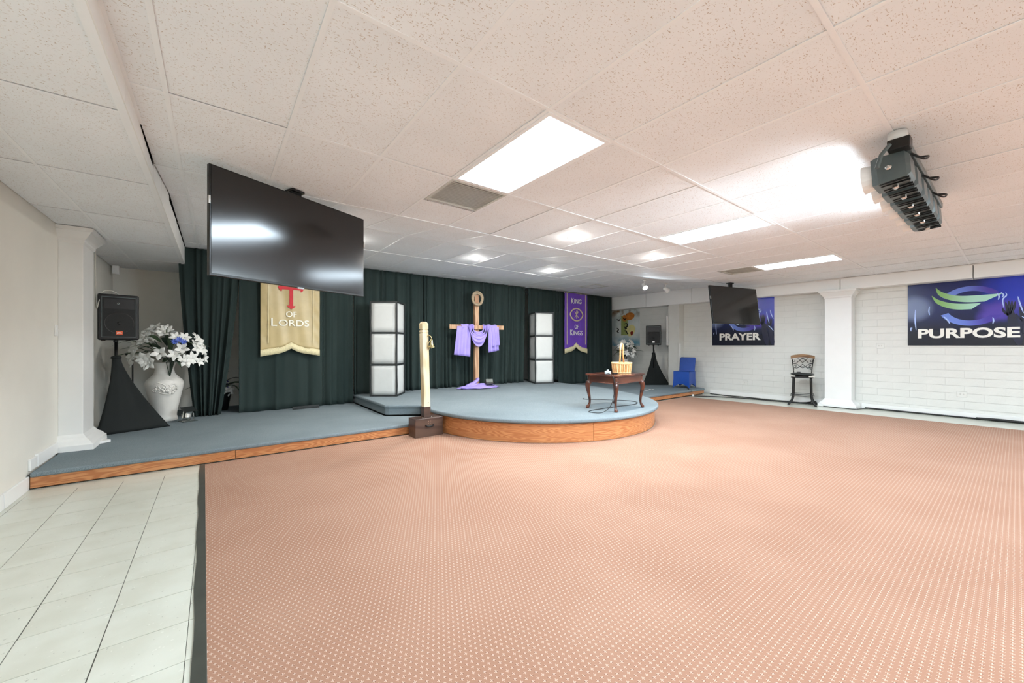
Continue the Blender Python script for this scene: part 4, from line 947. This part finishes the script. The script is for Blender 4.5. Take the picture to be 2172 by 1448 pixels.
for k, (x, y) in enumerate(cor): MB().cyl((x * .98, y * .98, .002), (x * .98, y * .98, .03), .011, n=8).build('foot', 'chrome', bc)

# ------------------------------------------------------------------ bar stool
st = thing('bar_stool', 'black metal bar stool with scrolled back and wooden top rail', 'bar stool', (10.47, 2.94, .001), -76)
def ringpts(r, z, n=24, sx=1., sy=1.): return [(r * sx * math.cos(2 * PI * i / n), r * sy * math.sin(2 * PI * i / n), z) for i in range(n + 1)]
MB().lathe([(.02, .655), (.19, .66), (.215, .675), (.215, .69), (.18, .71), (.02, .715)], 26).build('seat', 'seat_vinyl', st, smooth=True)
MB().lathe([(.07, .625), (.17, .63), (.17, .645), (.07, .655)], 20).build('swivel_plate', 'black_metal', st)
for sx in (-1, 1): MB().box(sx * .17 - .05, -.19, .63, sx * .17 + .05, -.1, .652).build('bumper', 'cord_white', st)
MB().box(-.2, -.17, .605, .2, .17, .627).build('seat_frame', 'black_metal', st, bevel=.006)
for sx in (-1, 1):
    for sy in (-1, 1):
        MB().tube(catmull([(sx * .155, sy * .13, .61), (sx * .16, sy * .14, .35), (sx * .165, sy * .145, .2), (sx * .19, sy * .17, .08), (sx * .235, sy * .205, .02), (sx * .24, sy * .21, 0)], 4), .022, 8).build('leg', 'black_metal', st, smooth=True)
for z, k in ((.235, 1.05), (.205, 1.1)): MB().tube([(-.19 * k, -.17 * k, z), (.19 * k, -.17 * k, z), (.19 * k, .17 * k, z), (-.19 * k, .17 * k, z), (-.19 * k, -.17 * k, z)], .007, 6).build('foot_rail', 'black_metal', st)
yb_ = lambda x: .20 - .35 * x * x
for sx in (-1, 1): MB().tube(catmull([(sx * .15, .12, .63), (sx * .165, .17, .72), (sx * .175, yb_(.17), .85), (sx * .20, yb_(.2), 1.03)], 4), .010, 7).build('back_post', 'black_metal', st, smooth=True)
MB().rings([[(x, yb_(x) + dy, 1.02 + dz + .035 * (1 - (x / .22) ** 2)) for dy, dz in ((-.015, 0), (.015, 0), (.015, .07), (-.015, .07))] for x in [-.22 + .44 * i / 14 for i in range(15)]]).build('top_rail', 'rail_wood', st, smooth=False, bevel=.006)
def scroll(p): MB().tube(catmull([(x, yb_(x), z) for x, z in p], 5), .006, 6).build('scroll', 'black_metal', st, smooth=True)
for s_ in (-1, 1):
    scroll([(s_ * .19, .92), (s_ * .12, .92), (s_ * .07, .97), (0, 1.03), (s_ * -.04, 1.035)]); scroll([(s_ * .09, 1.03), (s_ * .05, .985), (0, .93)])
    scroll([(s_ * .18, .91), (s_ * .11, .895), (s_ * .05, .84), (0, .81)]); scroll([(0, .90), (s_ * .04, .85), (s_ * .09, .81), (s_ * .17, .77)])
    scroll([(s_ * .17, 1.01), (s_ * .18, .965), (s_ * .15, .955), (s_ * .14, .98), (s_ * .155, .985)]); scroll([(s_ * .165, .83), (s_ * .13, .82), (s_ * .12, .86), (s_ * .14, .875), (s_ * .15, .855)])
scroll([(-.17, .80), (-.08, .83), (0, .84), (.08, .83), (.17, .80)])
ph = MB().box(-.06, -.035, 0, .06, .035, .012).build('phone', 'black_plastic', loc=(10.44, 3.0, .719), rot=(0, 0, .25), bevel=.004); tag(ph, 'black phone lying on the bar stool seat', 'phone')

# ------------------------------------------------------------------ cables along the right wall
def cable(pts, r, label, nm='floor_cable', m='black_plastic', flat=1.0):
    o = MB().tube(catmull(pts, 6), r, 6, flat=flat).build(nm, m, smooth=True); return tag(o, label, 'cable')
Zc = .012
cable([(10.72, 5.1, Zc), (10.62, 4.6, Zc), (10.66, 4.1, Zc), (10.6, 3.6, Zc), (10.66, 3.2, Zc), (10.7, 2.85, Zc), (10.64, 2.72, Zc)], .012, 'black cable on the floor from the stage end to the stool, nearest the wall')
cable([(9.9, 5.1, Zc), (10.2, 4.7, Zc), (10.42, 4.2, Zc), (10.5, 3.7, Zc), (10.58, 3.2, Zc), (10.62, 2.9, Zc)], .012, 'black cable on the floor swinging out from the stage corner to the stool')
cable([(10.55, 3.05, .02), (10.72, 2.9, .03), (10.78, 2.8, .06), (10.7, 2.74, .03), (10.58, 2.8, .02), (10.68, 2.95, .02), (10.76, 2.86, .02)], .014, 'tangle of black cable end between bar stool and pilaster')
cable([(10.835, 1.95, .016), (10.835, 1.5, .016), (10.83, .9, .016), (10.835, .55, .016), (10.835, .2, .016)], .015, 'thin black cable along the right baseboard past the pilaster')
cable([(10.81, .45, .022), (10.82, .2, .03), (10.81, .0, .028), (10.82, -.3, .026), (10.815, -.8, .03)], .024, 'thick black cable bundle on the floor under the PURPOSE poster')
cable([(10.5, 2.57, .010), (10.47, 2.3, .010), (10.48, 2.05, .010), (10.7, 1.95, .010), (10.8, 1.9, .010)], .007, 'thin black cable passing in front of the white pilaster')
cable([(10.45, 5.6, .168), (10.2, 5.45, .168), (9.88, 5.25, .168), (9.86, 5.165, .168), (9.86, 5.155, .08), (9.86, 5.14, Zc), (10.0, 5.0, Zc)], .006, 'thin black cable running over the edge of the stage below the blue chair')
pl_ = thing('plug', 'white plug hanging at the stage edge below the blue chair', 'plug', (9.86, 5.13, .007)); MB().box(-.015, -.012, 0, .015, .012, .05).build('plug_body', 'white_paper', pl_, bevel=.003)
for x, y, a, lb_ in ((8.90, 5.86, .3, 'white paper scrap on the stage between table and blue chair, left one'), (9.12, 5.86, -.2, 'white paper scrap on the stage between table and blue chair, right one')):
    pp = MB().grid(lambda u, v: (.15 * (u - .5), .07 * (v - .5), .004 + .006 * math.sin(u * 6)), 6, 2).build('paper_scrap', 'white_paper', loc=(x, y, .163), rot=(0, 0, a), solid=.001); tag(pp, lb_, 'paper')
# boards leaning by the pilaster, switch plate, outlets
bw = MB().box(-.04, -.012, 0, .04, .012, 1.22).build('white_board', 'trim_white', loc=(10.585, 5.91, .163), rot=(0, .02, 0), bevel=.003); tag(bw, 'narrow white board standing upright behind the blue chair', 'board')
bw2 = MB().box(10.60, 6.27, 1.33, 10.885, 6.33, 2.2).build('wall_board', 'trim_white', bevel=.004); tag(bw2, 'narrow white panel on the pilaster beside the right loudspeaker', 'panel')
sw = thing('switch_plate', 'white switch plate on the left wall beside the pilaster', 'switch', (XL + .001, 6.33, 1.49)); MB().box(0, -.04, -.06, .012, .04, .06).build('plate', 'trim_white', sw, bevel=.003); MB().box(.012, -.008, -.014, .02, .008, .014).build('toggle', 'trim_white', sw)
for y, z, lb_ in ((.62, .43, 'white painted outlet box low on the right wall below the PURPOSE poster'), (1.72, 1.32, 'white painted outlet plate on the block wall between pilaster and PURPOSE poster'), (4.28, .36, 'white painted outlet plate low on the wall below the PRAYER poster')):
    ot = thing('outlet', lb_, 'outlet', (XR - .008, y, z)); MB().box(-.012, -.06, -.05, 0, .06, .05).build('plate', 'block_paint', ot, bevel=.003)
    for k in (-.02, .02): MB().box(-.014, k - .008, -.012, -.011, k + .008, .012).build('socket', 'mortar_paint', ot)
# small wedge of old trim where the left pilaster meets the stage
wd = MB().prism([(-1.10, 6.6), (-1.0, 6.68), (-1.02, 6.72), (-1.10, 6.9)], .163, .19).build('trim_offcut', 'trim_white'); tag(wd, 'broken white trim offcut at the foot of the left pilaster', 'trim piece')
